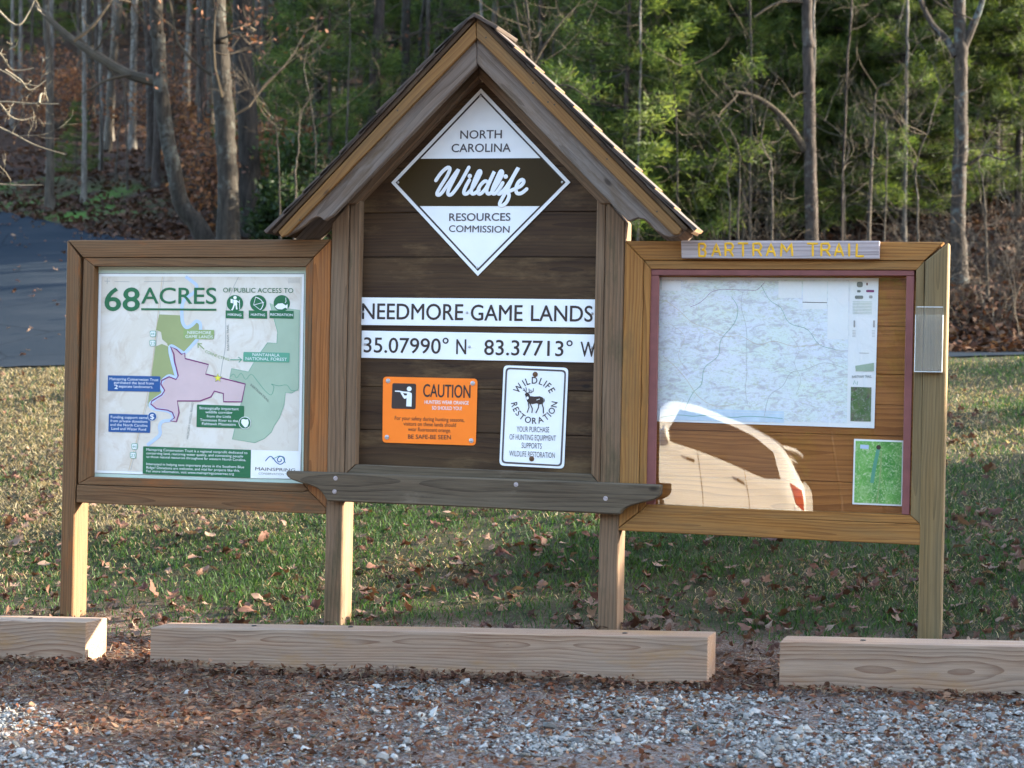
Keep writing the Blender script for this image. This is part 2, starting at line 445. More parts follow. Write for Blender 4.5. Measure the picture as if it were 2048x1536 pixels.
PL = np.array([(-75, 24), (-48, 9), (-30, 1.2), (-24, -.3), (-20, -.32), (-8, -.21), (-2.5, -.135), (-.9, -.085), (-.6, -.055), (0, .0), (1, .14), (7, 1.41), (18.3, 4.03), (29.6, 6.72), (34.7, 8.27), (50, 13.5), (80, 24), (150, 46)])  # first knots: unseen hill added behind the lot to darken the pane's reflection
PR = np.array([(-75, 24), (-48, 9), (-30, 1.2), (-24, -.3), (-20, -.32), (-8, -.21), (-2.5, -.135), (-.9, -.085), (-.6, -.055), (0, .0), (1, .13), (10, 1.44), (13, 1.54), (16.7, 2.5), (24, 4.6), (37, 8.4), (52, 13), (80, 22), (150, 42)])
def road_edges(tq):
    near = np.interp(tq, [-.45, -.28, -.24, .0, .26, .6], [6.8, 7.0, 7.15, 8.6, 10.0, 10.6])
    far = np.interp(tq, [-.45, -.284, -.237, -.15, 0, .26, .6], [24, 18.3, 16.0, 14.4, 13.4, 12.9, 12.9])
    return near, far
def road_mask(x, y, pad=0.0):
    tq, d = lateral(x, y); n, f = road_edges(tq)
    return (y > n - pad) & (y < f + pad) & (np.abs(tq) < .6)
def gz(x, y, micro=True):
    x = np.asarray(x, float); y = np.asarray(y, float)
    tq, d = lateral(x, y)
    b = sstep(-.277, .277, tq)
    z = np.interp(y, PL[:, 0], PL[:, 1]) * (1 - b) + np.interp(y, PR[:, 0], PR[:, 1]) * b
    z = z + .035 * np.clip(x, -6, 6)
    if micro:
        n, f = road_edges(tq)
        hill = sstep(0, 6, y - f)
        lawn = sstep(-.3, 1.5, y) * (1 - sstep(-1.2, -.2, y - n))
        z = z + hill * (fbm(x * .45, y * .45) - .5) * .7 + lawn * (fbm(x * 1.1, y * 1.1) - .5) * .10 + (fbm(x * 5, y * 5, 2) - .5) * .014
    return z
def gpt(x, y, dz=0.0):
    return np.array([x, y, float(gz(x, y)) + dz])

def moss(x, y):
    m = 0
    for mx, my, mr in ((-16.6, 21.9, .9), (-13.6, 19.6, 1.1), (-12.4, 17.9, .7), (-15.0, 19.9, .6)):
        m = m + np.exp(-((x - mx) ** 2 + ((y - my) * .8) ** 2) / mr ** 2)
    return np.clip(m * 1.2 * sstep(.4, .6, fbm(x * 1.7, y * 1.7)), 0, 1)

def ground_material():
    t = NT('ground_cover')
    z = t.n('ShaderNodeSeparateColor', {0: t.attr('zone', 'Color')})
    g = t.geo()
    a = t.noise(g, 2.0, 6, .65); b = t.noise(g, 22, 5, .7); c = t.noise(g, 90, 3, .7)
    vo = t.n('ShaderNodeTexVoronoi', {'Vector': g, 'Scale': 26.0, 'Randomness': 1.0})
    vs = t.n('ShaderNodeSeparateColor', {0: vo.outputs['Color']})
    soil = t.mix(b, (.035, .022, .015), (.085, .056, .038))
    lot = t.mix(t.ramp(b, .45, .65), (.07, .035, .021), (.145, .076, .046))
    lot = t.mix(t.ramp(c, .52, .62), lot, (.20, .17, .145))
    lot = t.mix(t.math('MULTIPLY', z.outputs[0], t.ramp(c, .40, .60)), lot, (.20, .19, .185))
    lawn = t.mix(t.ramp(a, .4, .62), (.014, .022, .007), (.040, .036, .016))
    lawn = t.mix(t.ramp(b, .42, .75), lawn, soil)
    lit = t.mix(vs.outputs[0], (.015, .008, .0055), (.055, .031, .021))
    lit = t.mix(t.ramp(b, .55, .75), lit, (.16, .10, .07))
    lit = t.mix(t.ramp(a, .35, .65, .45, .0), lit, (.03, .018, .013))
    col = t.mix(z.outputs[1], lot, lawn)
    col = t.mix(z.outputs[2], col, lit)
    col = t.mix(t.attr('zone', 'Alpha'), col, t.mix(b, (.03, .08, .010), (.07, .14, .018)))
    t.bump(t.math('ADD', t.math('MULTIPLY', vs.outputs[1], .5), t.math('ADD', b, t.math('MULTIPLY', c, .5))), .8, .03)
    return t.done(col, .95, .1)
M_GROUND = ground_material()

def axis(parts):
    out = []
    for a, b, st in parts: out.append(np.arange(a, b, st))
    return np.concatenate(out + [[parts[-1][1]]])
gx = axis([(-190, -40, 6), (-40, -20, 1.0), (-20, -6, .35), (-6, 6, .09), (6, 14, .35), (14, 40, 1.2), (40, 190, 6)])
gy = axis([(-75, -12, 3), (-12, -4, .4), (-4, 2, .08), (2, 11, .12), (11, 24, .3), (24, 60, .8), (60, 150, 4)])
GX, GY = np.meshgrid(gx, gy)
GZ = gz(GX, GY)
GZ = GZ - .035 * road_mask(GX, GY, -.15)
tqg, _ = lateral(GX, GY); nE, fE = road_edges(tqg)
edge_n = (fbm(GX * 1.6, GY * 1.6) - .5) * 1.0
grassz = sstep(-.25, .35, GY + edge_n * .8) * (1 - sstep(-.5, .1, GY - fE))
litz = np.maximum(sstep(-.4, .6, GY - fE + edge_n), sstep(-21, -23.5, GY + edge_n * 2))
def gravel_amount(x, y):
    a = sstep(-.9, 1.5, x + (fbm(x * .9 + 5, y * .9) - .5) * 2.2) * sstep(-.75, -1.25, y + (fbm(x * 2, y * 2 + 9) - .5) * .4)
    b = sstep(-1.9, -2.6, y + .18 * x + (fbm(x * 1.3, y * 1.3 + 40) - .5) * 1.3)
    return np.clip(np.maximum(a * .85, b * .75), 0, 1) * (y < -.35)
grav = gravel_amount(GX, GY)
Z4 = np.stack([grav, grassz, litz, moss(GX, GY) * litz], -1)
nx, ny = len(gx), len(gy)
I, J = np.meshgrid(np.arange(ny - 1), np.arange(nx - 1), indexing='ij')
quad = np.stack([I * nx + J, I * nx + J + 1, (I + 1) * nx + J + 1, (I + 1) * nx + J], -1).reshape(-1, 4)
cy = (GY[:-1, :-1] + GY[1:, 1:]).ravel() / 2; cx = (GX[:-1, :-1] + GX[1:, 1:]).ravel() / 2
tqc, _ = lateral(cx, cy); nc, fc = road_edges(tqc)
zone_id = np.where(cy < -.35, 0, np.where(cy < (nc + fc) / 2, 1, 2))
allv = np.stack([GX, GY, GZ], -1).reshape(-1, 3); allz = Z4.reshape(-1, 4)
for zid, nm in enumerate(('gravel_lot', 'lawn', 'forest_floor')):
    f = quad[zone_id == zid]
    used, inv = np.unique(f, return_inverse=True)
    mb = MB(); mb.add(allv[used], inv.reshape(-1, 4))
    me = mb.mesh(nm, M_GROUND, smooth=True)
    at_ = me.attributes.new('zone', 'FLOAT_COLOR', 'POINT')
    at_.data.foreach_set('color', allz[used].ravel().astype(np.float32))
    tag(link(nm, me), kind='structure')

# road: asphalt sheet draped on the slope
tr = NT('worn_asphalt'); g = tr.geo()
na = tr.noise(g, 120, 4, .7); nb = tr.noise(tr.vmul(g, (.5, 1.2, 1)), 1.2, 5, .6)
asph = tr.mix(na, (.013, .0172, .0222), (.0275, .0345, .0425))
asph = tr.mix(tr.ramp(nb, .45, .7, 0, .5), asph, (.036, .040, .045))
ck = tr.n('ShaderNodeTexVoronoi', {'Vector': tr.vmul(g, (1, 1, 0)), 'Scale': .55}, feature='DISTANCE_TO_EDGE').outputs['Distance']
asph = tr.mix(tr.ramp(tr.math('ADD', ck, tr.math('MULTIPLY', tr.noise(g, 5, 4), .04)), .030, .024, 0, .35), asph, (.006, .007, .008))
tr.bump(na, .4, .006)
M_ROAD = tr.done(asph, 1.0, .0)
mb = MB()
us = np.linspace(-.58, .58, 140); vs_ = np.linspace(0, 1, 30)
U, Vv = np.meshgrid(us, vs_)
n_, f_ = road_edges(U)
n_ = n_ + (fbm(U * 60, U * 0 + 3) - .5) * .12; f_ = f_ + (fbm(U * 60, U * 0 + 8) - .5) * .15
yy = n_ + (f_ - n_) * Vv
dd = (yy - CAM[1]) / (_f2[1] + U * _r2[1])
xx = CAM[0] + dd * (_f2[0] + U * _r2[0])
zz = gz(xx, yy, False) + .012
vr = np.stack([xx, yy, zz], -1).reshape(-1, 3)
I, J = np.meshgrid(np.arange(29), np.arange(139), indexing='ij')
mb.add(vr, np.stack([I * 140 + J, I * 140 + J + 1, (I + 1) * 140 + J + 1, (I + 1) * 140 + J], -1).reshape(-1, 4))
tag(link('road', mb.mesh('road', M_ROAD, smooth=True)), kind='structure')

# ------------------------------------------------------------------ lettering and print helpers
_txt = {}
def text_geo(body, off=0.0):
    key = (body, off)
    if key not in _txt:
        c = bpy.data.curves.new('lettering', 'FONT')
        c.body, c.offset, c.resolution_u = body, off, 4
        o = bpy.data.objects.new('lettering', c)
        me = bpy.data.meshes.new_from_object(o)
        V = np.array([v.co[:] for v in me.vertices]).reshape(-1, 3)
        F = [list(p.vertices) for p in me.polygons]
        bpy.data.meshes.remove(me); bpy.data.objects.remove(o); bpy.data.curves.remove(c)
        _txt[key] = (V, F)
    return _txt[key]
CAPH = {}
def cap_height(off):
    if off not in CAPH:
        v, _ = text_geo('H', off); CAPH[off] = v[:, 1].max() - v[:, 1].min()
    return CAPH[off]

class Art:
    """flat print on a sign: coordinates are those of an enlarged crop of the photo, carried back to the sign's plane"""
    def __init__(s, ox, oy, sc, Y):
        s.ox, s.oy, s.sc, s.Y = ox, oy, sc, Y
    def w(s, p):
        q = at(s.ox + p[0] / s.sc, s.oy + p[1] / s.sc, s.Y); return np.array([q[0], q[2]])
    def new(s): s.mb = MB(); s.mats = []; return s
    def mi(s, m):
        if m not in s.mats: s.mats.append(m)
        return s.mats.index(m)
    def y(s, layer): return s.Y - .0007 * layer
    def poly(s, pts, m, layer=1):
        P = [s.w(p) for p in pts]
        bm = bmesh.new()
        f = bm.faces.new([bm.verts.new((p[0], s.y(layer), p[1])) for p in P])
        f.normal_update()
        if f.normal.y > 0: f.normal_flip()
        bmesh.ops.triangulate(bm, faces=[f], ngon_method='EAR_CLIP')
        bm.verts.index_update(); bm_into(s.mb, bm, s.mi(m))
    def rrect(s, tl, tr_, br, bl, rad, m, layer=1):
        s.poly(rounded([tl, tr_, br, bl], rad), m, layer)
    def disc(s, c, r, m, layer=1, n=28):
        s.poly([(c[0] + r * math.cos(a), c[1] + r * math.sin(a)) for a in np.arange(n) / n * 2 * math.pi], m, layer)
    def ring(s, c, r0, r1, m, layer=1, n=32):
        P = [s.w((c[0] + r * math.cos(a), c[1] + r * math.sin(a))) for r in (r0, r1) for a in np.arange(n) / n * 2 * math.pi]
        s.mb.add([(p[0], s.y(layer), p[1]) for p in P], [(i, (i + 1) % n, n + (i + 1) % n, n + i) for i in range(n)], None, s.mi(m))
    def frame(s, outer, inner, m, layer=1):
        n = len(outer); P = [s.w(p) for p in list(outer) + list(inner)]
        s.mb.add([(p[0], s.y(layer), p[1]) for p in P], [(i, (i + 1) % n, n + (i + 1) % n, n + i) for i in range(n)], None, s.mi(m))
    def stroke(s, pts, wd, m, layer=1, closed=False, curve=0):
        if curve: pts = smooth_path([(p[0], p[1], 0) for p in pts], curve)[:, :2]
        P = np.array(pts, float)
        if closed: P = np.concatenate([P, P[:1]])
        T = np.gradient(P, axis=0) if not closed else np.gradient(np.concatenate([P[-2:-1], P, P[1:2]]), axis=0)[1:-1]
        T /= np.linalg.norm(T, axis=1)[:, None] + 1e-9
        N = np.stack([-T[:, 1], T[:, 0]], 1) * wd / 2
        n = len(P)
        Q = [s.w(p) for p in np.concatenate([P + N, P - N])]
        yl = s.y(layer) - np.concatenate([np.arange(n), np.arange(n)]) * 2e-6
        s.mb.add([(q[0], yl[i], q[1]) for i, q in enumerate(Q)], [(i, i + 1, n + i + 1, n + i) for i in range(n - 1)], None, s.mi(m))
    def text(s, body, p0, p1, cap, m, layer=2, off=0.004):
        """p0, p1: left and right end of the baseline; cap: capital height, all in crop pixels"""
        V, F = text_geo(body, 0)
        a, b = s.w(p0), s.w(p1)
        up = s.w((p0[0], p0[1] - cap)) - a
        hgt = abs(up[1]); dx = b - a; L = np.linalg.norm(dx); ex = dx / L; ez = np.array([-ex[1], ex[0]])
        x0, x1 = V[:, 0].min(), V[:, 0].max()
        u = (V[:, 0] - x0) / (x1 - x0) * L; v = V[:, 1] / cap_height(0) * hgt
        X = a[0] + u * ex[0] + v * ez[0]; Z = a[1] + u * ex[1] + v * ez[1]
        bold(s, X, Z, ex, hgt * off * 1.25, layer, F, m)
    def arc_text(s, body, c, rad, cap, a0, a1, m, inward=False, layer=2, off=.01):
        """letters on a circle; angles in degrees, 0 = right, 90 = up"""
        adv = []
        for ch in body:
            V, F = text_geo(ch, 0); adv.append(V[:, 0].max() - V[:, 0].min() + .16)
        adv = np.array(adv); tot = adv.sum(); cur = 0
        k = cap / cap_height(0)
        for ch, w_ in zip(body, adv):
            V, F = text_geo(ch, 0)
            an = R(a0 + (a1 - a0) * (cur + w_ / 2) / tot); cur += w_
            wsc = abs(R(a1 - a0)) * (rad if not inward else rad - cap * .5) / tot
            u = (V[:, 0] - (V[:, 0].max() + V[:, 0].min()) / 2) * min(wsc, k * 1.1); v = V[:, 1] * k
            rr = rad + v if not inward else rad - v
            tx, ty = (math.sin(an), -math.cos(an)) if not inward else (-math.sin(an), math.cos(an))
            px = c[0] + rr * math.cos(an) + u * tx; py = c[1] - (rr * math.sin(an) + u * ty)
            W = np.array([s.w(p) for p in zip(px, py)])
            bold(s, W[:, 0], W[:, 1], np.array([1.0, 0]), abs(s.w((0, cap))[1] - s.w((0, 0))[1]) * off * 1.25, layer, F, m)
    def build(s, name, parent):
        return emit(name, s.mb, s.mats, parent)

def bold(s, X, Z, ex, e, layer, F, m):
    """heavier letters: the same outline laid a hair to each side, each copy on its own level"""
    sh = [(0, 0)] + ([(1, 0), (-1, 0), (0, .8), (0, -.8)] if e > .0001 else [])
    for i, (a, b) in enumerate(sh):
        s.mb.polys(np.stack([X + e * (a * ex[0] - b * ex[1]), np.full(len(X), s.y(layer) + i * .00006), Z + e * (a * ex[1] + b * ex[0])], 1), F, None, s.mi(m))
def rounded(pts, rad, n=5):
    P = np.array(pts, float); out = []
    for i in range(len(P)):
        a, b, c = P[i - 1], P[i], P[(i + 1) % len(P)]
        u = (a - b) / np.linalg.norm(a - b); v = (c - b) / np.linalg.norm(c - b)
        p, q = b + u * rad, b + v * rad
        for t in np.linspace(0, 1, n):
            out.append(tuple((1 - t) ** 2 * p + 2 * t * (1 - t) * b + t * t * q))
    return out
def lerp_poly(pts, k):
    P = np.array(pts, float); c = P.mean(0); return [tuple(c + (p - c) * k) for p in P]

def screw(parent, x, z, Y, r, mat, washer=False):
    mb = MB()
    if washer:
        lathe(mb, (x, Y, z), (0, -1, 0), [(0, 0), (0, r * 2.0), (.0022, r * 2.0), (.003, r * 1.7), (.003, 0)], 16)
    lathe(mb, (x, Y - (.002 if washer else 0), z), (0, -1, 0), [(0, r), (.002, r), (.0036, r * .75), (.0042, r * .3), (.0028, r * .25), (.0028, 0)], 12)
    return emit('screw', mb, mat, parent, smooth=False)

# ------------------------------------------------------------------ kiosk, centre bay
def P(px, py, Y=0.0):
    q = at(px, py, Y); return (q[0], q[2])
def Ps(pts, Y=0.0): return [P(a, b, Y) for a, b in pts]

K = thing('gabled_kiosk', 'weathered grey wooden kiosk with a steep gabled shake roof standing between two side boards', 'kiosk', gpt(-.2, .07))
def post(name, x0, x1, top0, top1, y0, y1, mat, parent):
    zb = float(gz((x0 + x1) / 2, (y0 + y1) / 2)) - .25
    return board(name, [(x0, zb), (x1, zb), (x1, top1), (x0, top0)], y0, y1, mat, parent, (0, 0, 1), .005)
zt = P(664, 425)[1]
post('post', -.914, -.826, zt - .05, zt + .05, 0, .14, W_GREY, K)
post('post', .430, .520, zt + .05, zt - .05, 0, .14, W_GREY, K)
zc_ = P(956, 424)[1] - .16
# horizontal planks of the back
seams = [164, 246, 335, 424.5, 514.5, 603, 690, 778, 866, 950, 1000]
for i in range(len(seams) - 1):
    zt_, zb_ = P(956, seams[i], .05)[1], P(956, seams[i + 1], .05)[1]
    apz = P(957, 150, .05)[1]
    def xl(z): return max(-.83, -.19 - (apz - z) * .985 - .06)
    def xr(z): return min(.435, -.19 + (apz - z) * .985 + .06)
    if i == 0:
        pts = [(xl(zb_), zb_ + .002), (xr(zb_), zb_ + .002), (xr(zt_), zt_), (xl(zt_), zt_)]
    else:
        pts = [(xl(zb_), zb_ + .001), (xr(zb_), zb_ + .001), (xr(zt_), zt_ - .001), (xl(zt_), zt_ - .001)]
    board('plank', pts, .05 + .0015 * (i % 2), .075, W_PLANK, K, (1, 0, 0), .0025)
mb = MB(); prism(mb, [(-.83, .70), (.435, .70), (.435, zc_ + .2), (-.19, P(957, 150, .05)[1] - .02), (-.83, zc_ + .2)], .0775, .088, .002)
emit('light_stop_panel', mb, W_PLANK, K, grain=(1, 0, 0))  # unseen sheet added to stop light showing through the plank gaps
# inner trim that frames the planks
b_in = [(-.824, P(700, 962)[1]), (.428, P(1209, 990)[1])]
zc_l, zc_r = P(720, 400)[1], P(1192.5, 398)[1]
board('trim', [(-.823, .70), (-.770, .752), (-.770, zc_l), (-.823, zc_l + .035)], .004, .055, W_GREY, K, (0, 0, 1))
board('trim', [(.386, .745), (.427, .70), (.427, zc_r + .035), (.386, zc_r)], .004, .055, W_GREY, K, (0, 0, 1))
board('trim', [(-.821, .66), (.425, .66), (.425, .699), (.384, .744), (-.768, .751), (-.821, .699)], .005, .053, W_BEAM, K, (1, 0, 0))
YR = -.01
board('rake_trim', Ps([(957.3, 132), (957.3, 156), (712, 408), (688, 408)], YR), YR, .052, W_GREY, K, (-.7, 0, -.7))
board('rake_trim', Ps([(958, 132), (958, 156), (1200, 407), (1226, 407)], YR), YR, .052, W_GREY, K, (.7, 0, -.7))
# barge boards with scalloped tails
YB = -.15
lb = [(952.2, 60), (953.3, 131), (665.8, 430), (648, 441)] + [(640, 434), (632, 434), (620, 440), (606, 452), (592, 461), (578, 468)] + [(566, 474), (556, 463)]
board('barge_board', Ps(lb, YB), YB, YB + .038, W_BARGE, K, (-.7, 0, -.7), .004)
rb = [(953, 60), (1366, 462), (1357, 471), (1340, 475)] + [(1326, 470), (1310, 459), (1300, 447), (1289, 438), (1276, 436), (1266, 439), (1256, 443)] + [(954, 127)]
board('barge_board', Ps(rb, YB)[::-1], YB, YB + .038, W_BARGE, K, (.7, 0, -.7), .004)
YT = -.170
board('rake_cap', Ps([(951.8, 42.5), (952.4, 78), (574, 470), (563, 474), (556, 463.5)], YT), YT, YB - .001, W_RAKE, K, (-.7, 0, -.7), .003)
board('rake_cap', Ps([(952.6, 40), (1364, 457.5), (1357, 469), (1346, 469), (953.2, 76)], YT)[::-1], YT, YB - .001, W_RAKE, K, (.7, 0, -.7), .003)
for sgn in (-1, 1):                        # the matching boards at the back of the roof
    ap = np.array(P(952.5, 60, YB)); en = np.array(P(1366, 462, YB)); en[0] = ap[0] + sgn * (en[0] - ap[0])
    dn = (en - ap) / np.linalg.norm(en - ap); nr = np.array([-dn[1], dn[0]]) * (-1 if dn[0] > 0 else 1)
    nr = nr if nr[1] < 0 else -nr
    board('barge_board', [tuple(ap), tuple(en), tuple(en + nr * .10), tuple(ap + np.array([0, -.16]))], .075, .108, W_BARGE, K, (sgn * .7, 0, -.7), .004)
# shake roof
def roof_slope(sgn):
    ap = np.array(P(952.2, 41, YT)); e = np.array(P(1364, 457, YT) if sgn > 0 else P(556, 463, YT))
    dn = (e - ap) / np.linalg.norm(e - ap); up = np.array([-dn[1], dn[0]]) if dn[0] < 0 else np.array([dn[1], -dn[0]])
    up = up if up[1] > 0 else -up
    L = np.linalg.norm(e - ap)
    mb = MB()
    a2 = ap + up * .002
    prism(mb, [tuple(a2), tuple(e + up * .002 + dn * .02), tuple(e + up * .020 + dn * .02), tuple(a2 + up * .018)], YB - .025, .112, .002, 1)
    k = 0
    s_ = .10
    while s_ < L + .06:
        yb = YT - .015
        while yb < .10:
            first = yb < YT; y1 = yb + random.uniform(.145, .175) if first else .118
            th = random.uniform(.015, .019); sb = s_ + random.uniform(-.008, .008) - (0 if first else random.uniform(.035, .06)); ln = .30
            lift = (.026 if first else .012) + random.uniform(0, .006)
            b0 = ap + dn * sb + up * lift; t0 = ap + dn * max(sb - ln, -.01) + up * .022
            pts = [tuple(t0), tuple(b0), tuple(b0 + up * th), tuple(t0 + up * .006)]
            prism(mb, pts, yb + .0015, y1 - .0015, .0012, 0)
            be, bt = b0 + dn * .0006 + up * .001, b0 + dn * .0006 + up * (th - .001)
            mb.add([(be[0], yb + .003, be[1]), (be[0], y1 - .003, be[1]), (bt[0], y1 - .003, bt[1]), (bt[0], yb + .003, bt[1])], [(0, 1, 2, 3)], None, 2)
            yb = y1
            if y1 > .115: break
        s_ += .131
    return emit('roof_slope', mb, [W_SHAKE, W_PLANK, W_BUTT], K, grain=(dn[0], 0, dn[1]))
roof_slope(-1); roof_slope(1)
apx = np.array(P(952.2, 41, YT))
mb = MB()
prism(mb, [(apx[0] - .035, apx[1] + .005), (apx[0] + .0, apx[1] + .030), (apx[0] + .115, apx[1] - .035), (apx[0] + .105, apx[1] - .05), (apx[0], apx[1] + .012), (apx[0] - .03, apx[1] - .005)], YT - .03, .125, .002)
emit('ridge_cap', mb, W_SHAKE, K, grain=(0, 1, 0))
# nails in the rake caps
for px, py in ((812, 184), (795, 221), (880, 118), (1096, 204), (1066, 166), (1109, 209), (1214, 318), (1314, 423), (600, 440), (972, 75)):
    x, z = P(px, py, YT); mb = MB(); lathe(mb, (x, YT + .001, z), (0, -1, 0), [(0, .004), (.0016, .004), (.002, 0)], 8)
    emit('nail', mb, M_BLACK, K)
# shelf beam
YS = -.055
sb = [(571.7, 942), (946, 955.5), (1321.7, 970), (1320.5, 990), (1313, 997), (1302, 1001.6), (1282, 1006), (1263, 1011), (1251, 1016), (1243, 1022), (1239.7, 1029.7), (946, 1015), (653.8, 1002.3), (649, 993), (642, 983), (633, 976), (618, 970), (599, 965), (582, 959), (572.5, 952)]
board('shelf_beam', Ps(sb, YS)[::-1], YS, -.002, W_BEAM, K, (1, 0, 0), .006)
for px, py in ((671, 956.5), (669, 983), (1032, 969), (1211, 997)):
    x, z = P(px, py, YS); mb = MB(); lathe(mb, (x, YS + .001, z), (0, -1, 0), [(0, .011), (.002, .011), (.003, .006), (.003, 0)], 10)
    emit('plug', mb, W_SIGNBD, K, grain=(0, 1, 0))

# ------------------------------------------------------------------ left side board
LBD = thing('notice_board', 'brown framed notice board under the 68 acres map poster, on one tall post', 'notice board', gpt(-1.62, .05))
zl0, zl1 = P(135, 480)[1], P(165.6, 514.7)[1]
post('post', -2.336, -2.262, zl0, zl1, 0, .14, W_BROWN, LBD)
board('frame_rail', Ps([(136, 480.3), (661, 478.8), (626, 514.7), (166.5, 514.7)])[::-1], .0005, .09, W_BROWN, LBD, (1, 0, 0))
board('frame_stile', Ps([(661.6, 479.4), (652.5, 1016), (616, 980), (626.5, 515.4)]), .001, .09, W_STILE, LBD, (0, 0, 1))
board('frame_rail', Ps([(153, 970), (605, 985), (616, 981), (652, 1017), (650.5, 1028.5), (152, 1005)]), .0015, .09, W_BROWN, LBD, (1, 0, 0))
YI = .006
board('inner_trim', Ps([(166.5, 515.4), (625.5, 515.4), (610, 533), (187.5, 532)])[::-1], YI, .08, W_BROWN, LBD, (1, 0, 0), .002)
board('inner_trim', Ps([(626, 516), (615.8, 979.5), (605, 967), (610.4, 533.6)]), YI, .08, W_BROWN, LBD, (0, 0, 1), .002)
board('inner_trim', Ps([(153.8, 968.8), (180, 954), (604.6, 968), (615, 980), (605, 984)])[::-1], YI + .0005, .08, W_BROWN, LBD, (1, 0, 0), .002)
board('inner_trim', Ps([(166, 515.6), (187, 532.6), (179.4, 953.4), (154.4, 967.6)])[::-1], YI + .0005, .08, W_BROWN, LBD, (0, 0, 1), .002)
mb = MB(); prism(mb, Ps([(166, 516), (626, 516), (615, 980), (153, 968)]), .062, .082, .002)
emit('backing_panel', mb, W_BROWN, LBD, grain=(1, 0, 0))

# ------------------------------------------------------------------ right side board
RBD = thing('display_case', 'amber framed map case with dull red strips and a clear plastic front', 'notice board', gpt(1.2, .05))
post('post', 1.859, 1.957, P(1849, 522)[1], P(1889, 484)[1], .0, .14, W_POST, RBD)
board('frame_rail', Ps([(1250.6, 481.8), (1888.5, 483.8), (1848, 521.3), (1287.5, 520)])[::-1], .0005, .09, W_AMBER, RBD, (1, 0, 0))
board('frame_stile', Ps([(1250.2, 482.4), (1287, 520.5), (1275.5, 1025), (1237, 1055.6)])[::-1], .001, .09, W_AMBER, RBD, (0, 0, 1))
board('frame_rail', Ps([(1237, 1057), (1276, 1026.2), (1283, 1025.5), (1840.5, 1049.5), (1840.5, 1090.4), (1236.6, 1061)])[::-1], .0015, .09, W_AMBER, RBD, (1, 0, 0))
board('inner_trim', Ps([(1287.8, 520.8), (1848.4, 522), (1832.6, 539.7), (1301.4, 537.5)])[::-1], YI, .08, W_AMBER, RBD, (1, 0, 0), .002)
board('inner_trim', Ps([(1287.4, 521.2), (1301, 538), (1291, 1011), (1276.4, 1025)])[::-1], YI, .08, W_AMBER, RBD, (0, 0, 1), .002)
board('inner_trim', Ps([(1848.6, 522.6), (1840.6, 1048), (1821, 1030.5), (1832.2, 540.3)]), YI, .08, W_POST, RBD, (0, 0, 1), .002)
board('inner_trim', Ps([(1277, 1025.6), (1291.5, 1011.5), (1296, 1009), (1820.6, 1031), (1840, 1048.6)]), YI + .0005, .08, W_AMBER, RBD, (1, 0, 0), .002)
for i, yt in enumerate((530, 650, 745, 805, 866, 960)):
    yb = (650, 745, 805, 866, 960, 1040)[i]
    board('backing_plank', [(P(1295, yt, .075)[0], P(1560, yb, .075)[1] + .001), (P(1842, yt, .075)[0], P(1560, yb, .075)[1] + .001), (P(1842, yt, .075)[0], P(1560, yt, .075)[1] - .001), (P(1295, yt, .075)[0], P(1560, yt, .075)[1] - .001)], .075, .09, W_BACK, RBD, (1, 0, 0), .002)
mb = MB(); prism(mb, Ps([(1290, 525), (1845, 528), (1838, 1044), (1282, 1020)]), .0915, .100, .002)
emit('light_stop_panel', mb, W_BACK, RBD, grain=(1, 0, 0))  # added behind the backing planks, out of view, against light in their gaps
for pts in ([(1302, 538.7), (1828.6, 540.6), (1828.6, 551.4), (1302, 550.4)], [(1301.6, 551), (1318, 551), (1310, 1010), (1291.8, 1009)], [(1813, 552), (1828.6, 552), (1819, 1030), (1803.5, 1029)]):
    mb = MB(); prism(mb, Ps(pts, .012)[::-1], .012, .030, .002)
    emit('red_strip', mb, M_RED, RBD)
# the clear front: a thin acrylic sheet, a little bowed and twisted in its frame
def pane(pts, Y, mat, parent, tilt, twist, bow, yaw=0.0):
    c = np.array([P(*p, Y) for p in pts]); nu, nv = 25, 21
    mb = MB(); V = []
    for j in range(nv):
        for i in range(nu):
            u, v = i / (nu - 1), j / (nv - 1)
            p = (c[0] * (1 - u) + c[1] * u) * (1 - v) + (c[3] * (1 - u) + c[2] * u) * v
            a, b = (u - .5), (.5 - v)
            V.append((p[0], Y + tilt * b + yaw * a + twist * a * b + bow * (a * a - .25) , p[1]))
    f = [(j * nu + i, (j + 1) * nu + i, (j + 1) * nu + i + 1, j * nu + i + 1) for j in range(nv - 1) for i in range(nu - 1)]
    mb.add(V, f)
    return emit('clear_front', mb, mat, parent, smooth=True)
PANE_TILT, PANE_TWIST, PANE_BOW, PANE_YAW = 0.0, 0.0, 0.0, 0.0

# ------------------------------------------------------------------ signs (things fixed to the boards)
def sheet(name, pts, Y, thick, mat, label, cat, group=None, bevel=.0008):
    mb = MB(); prism(mb, pts, Y, Y + thick, bevel)
    return tag(emit(name, mb, mat), label, cat, group)
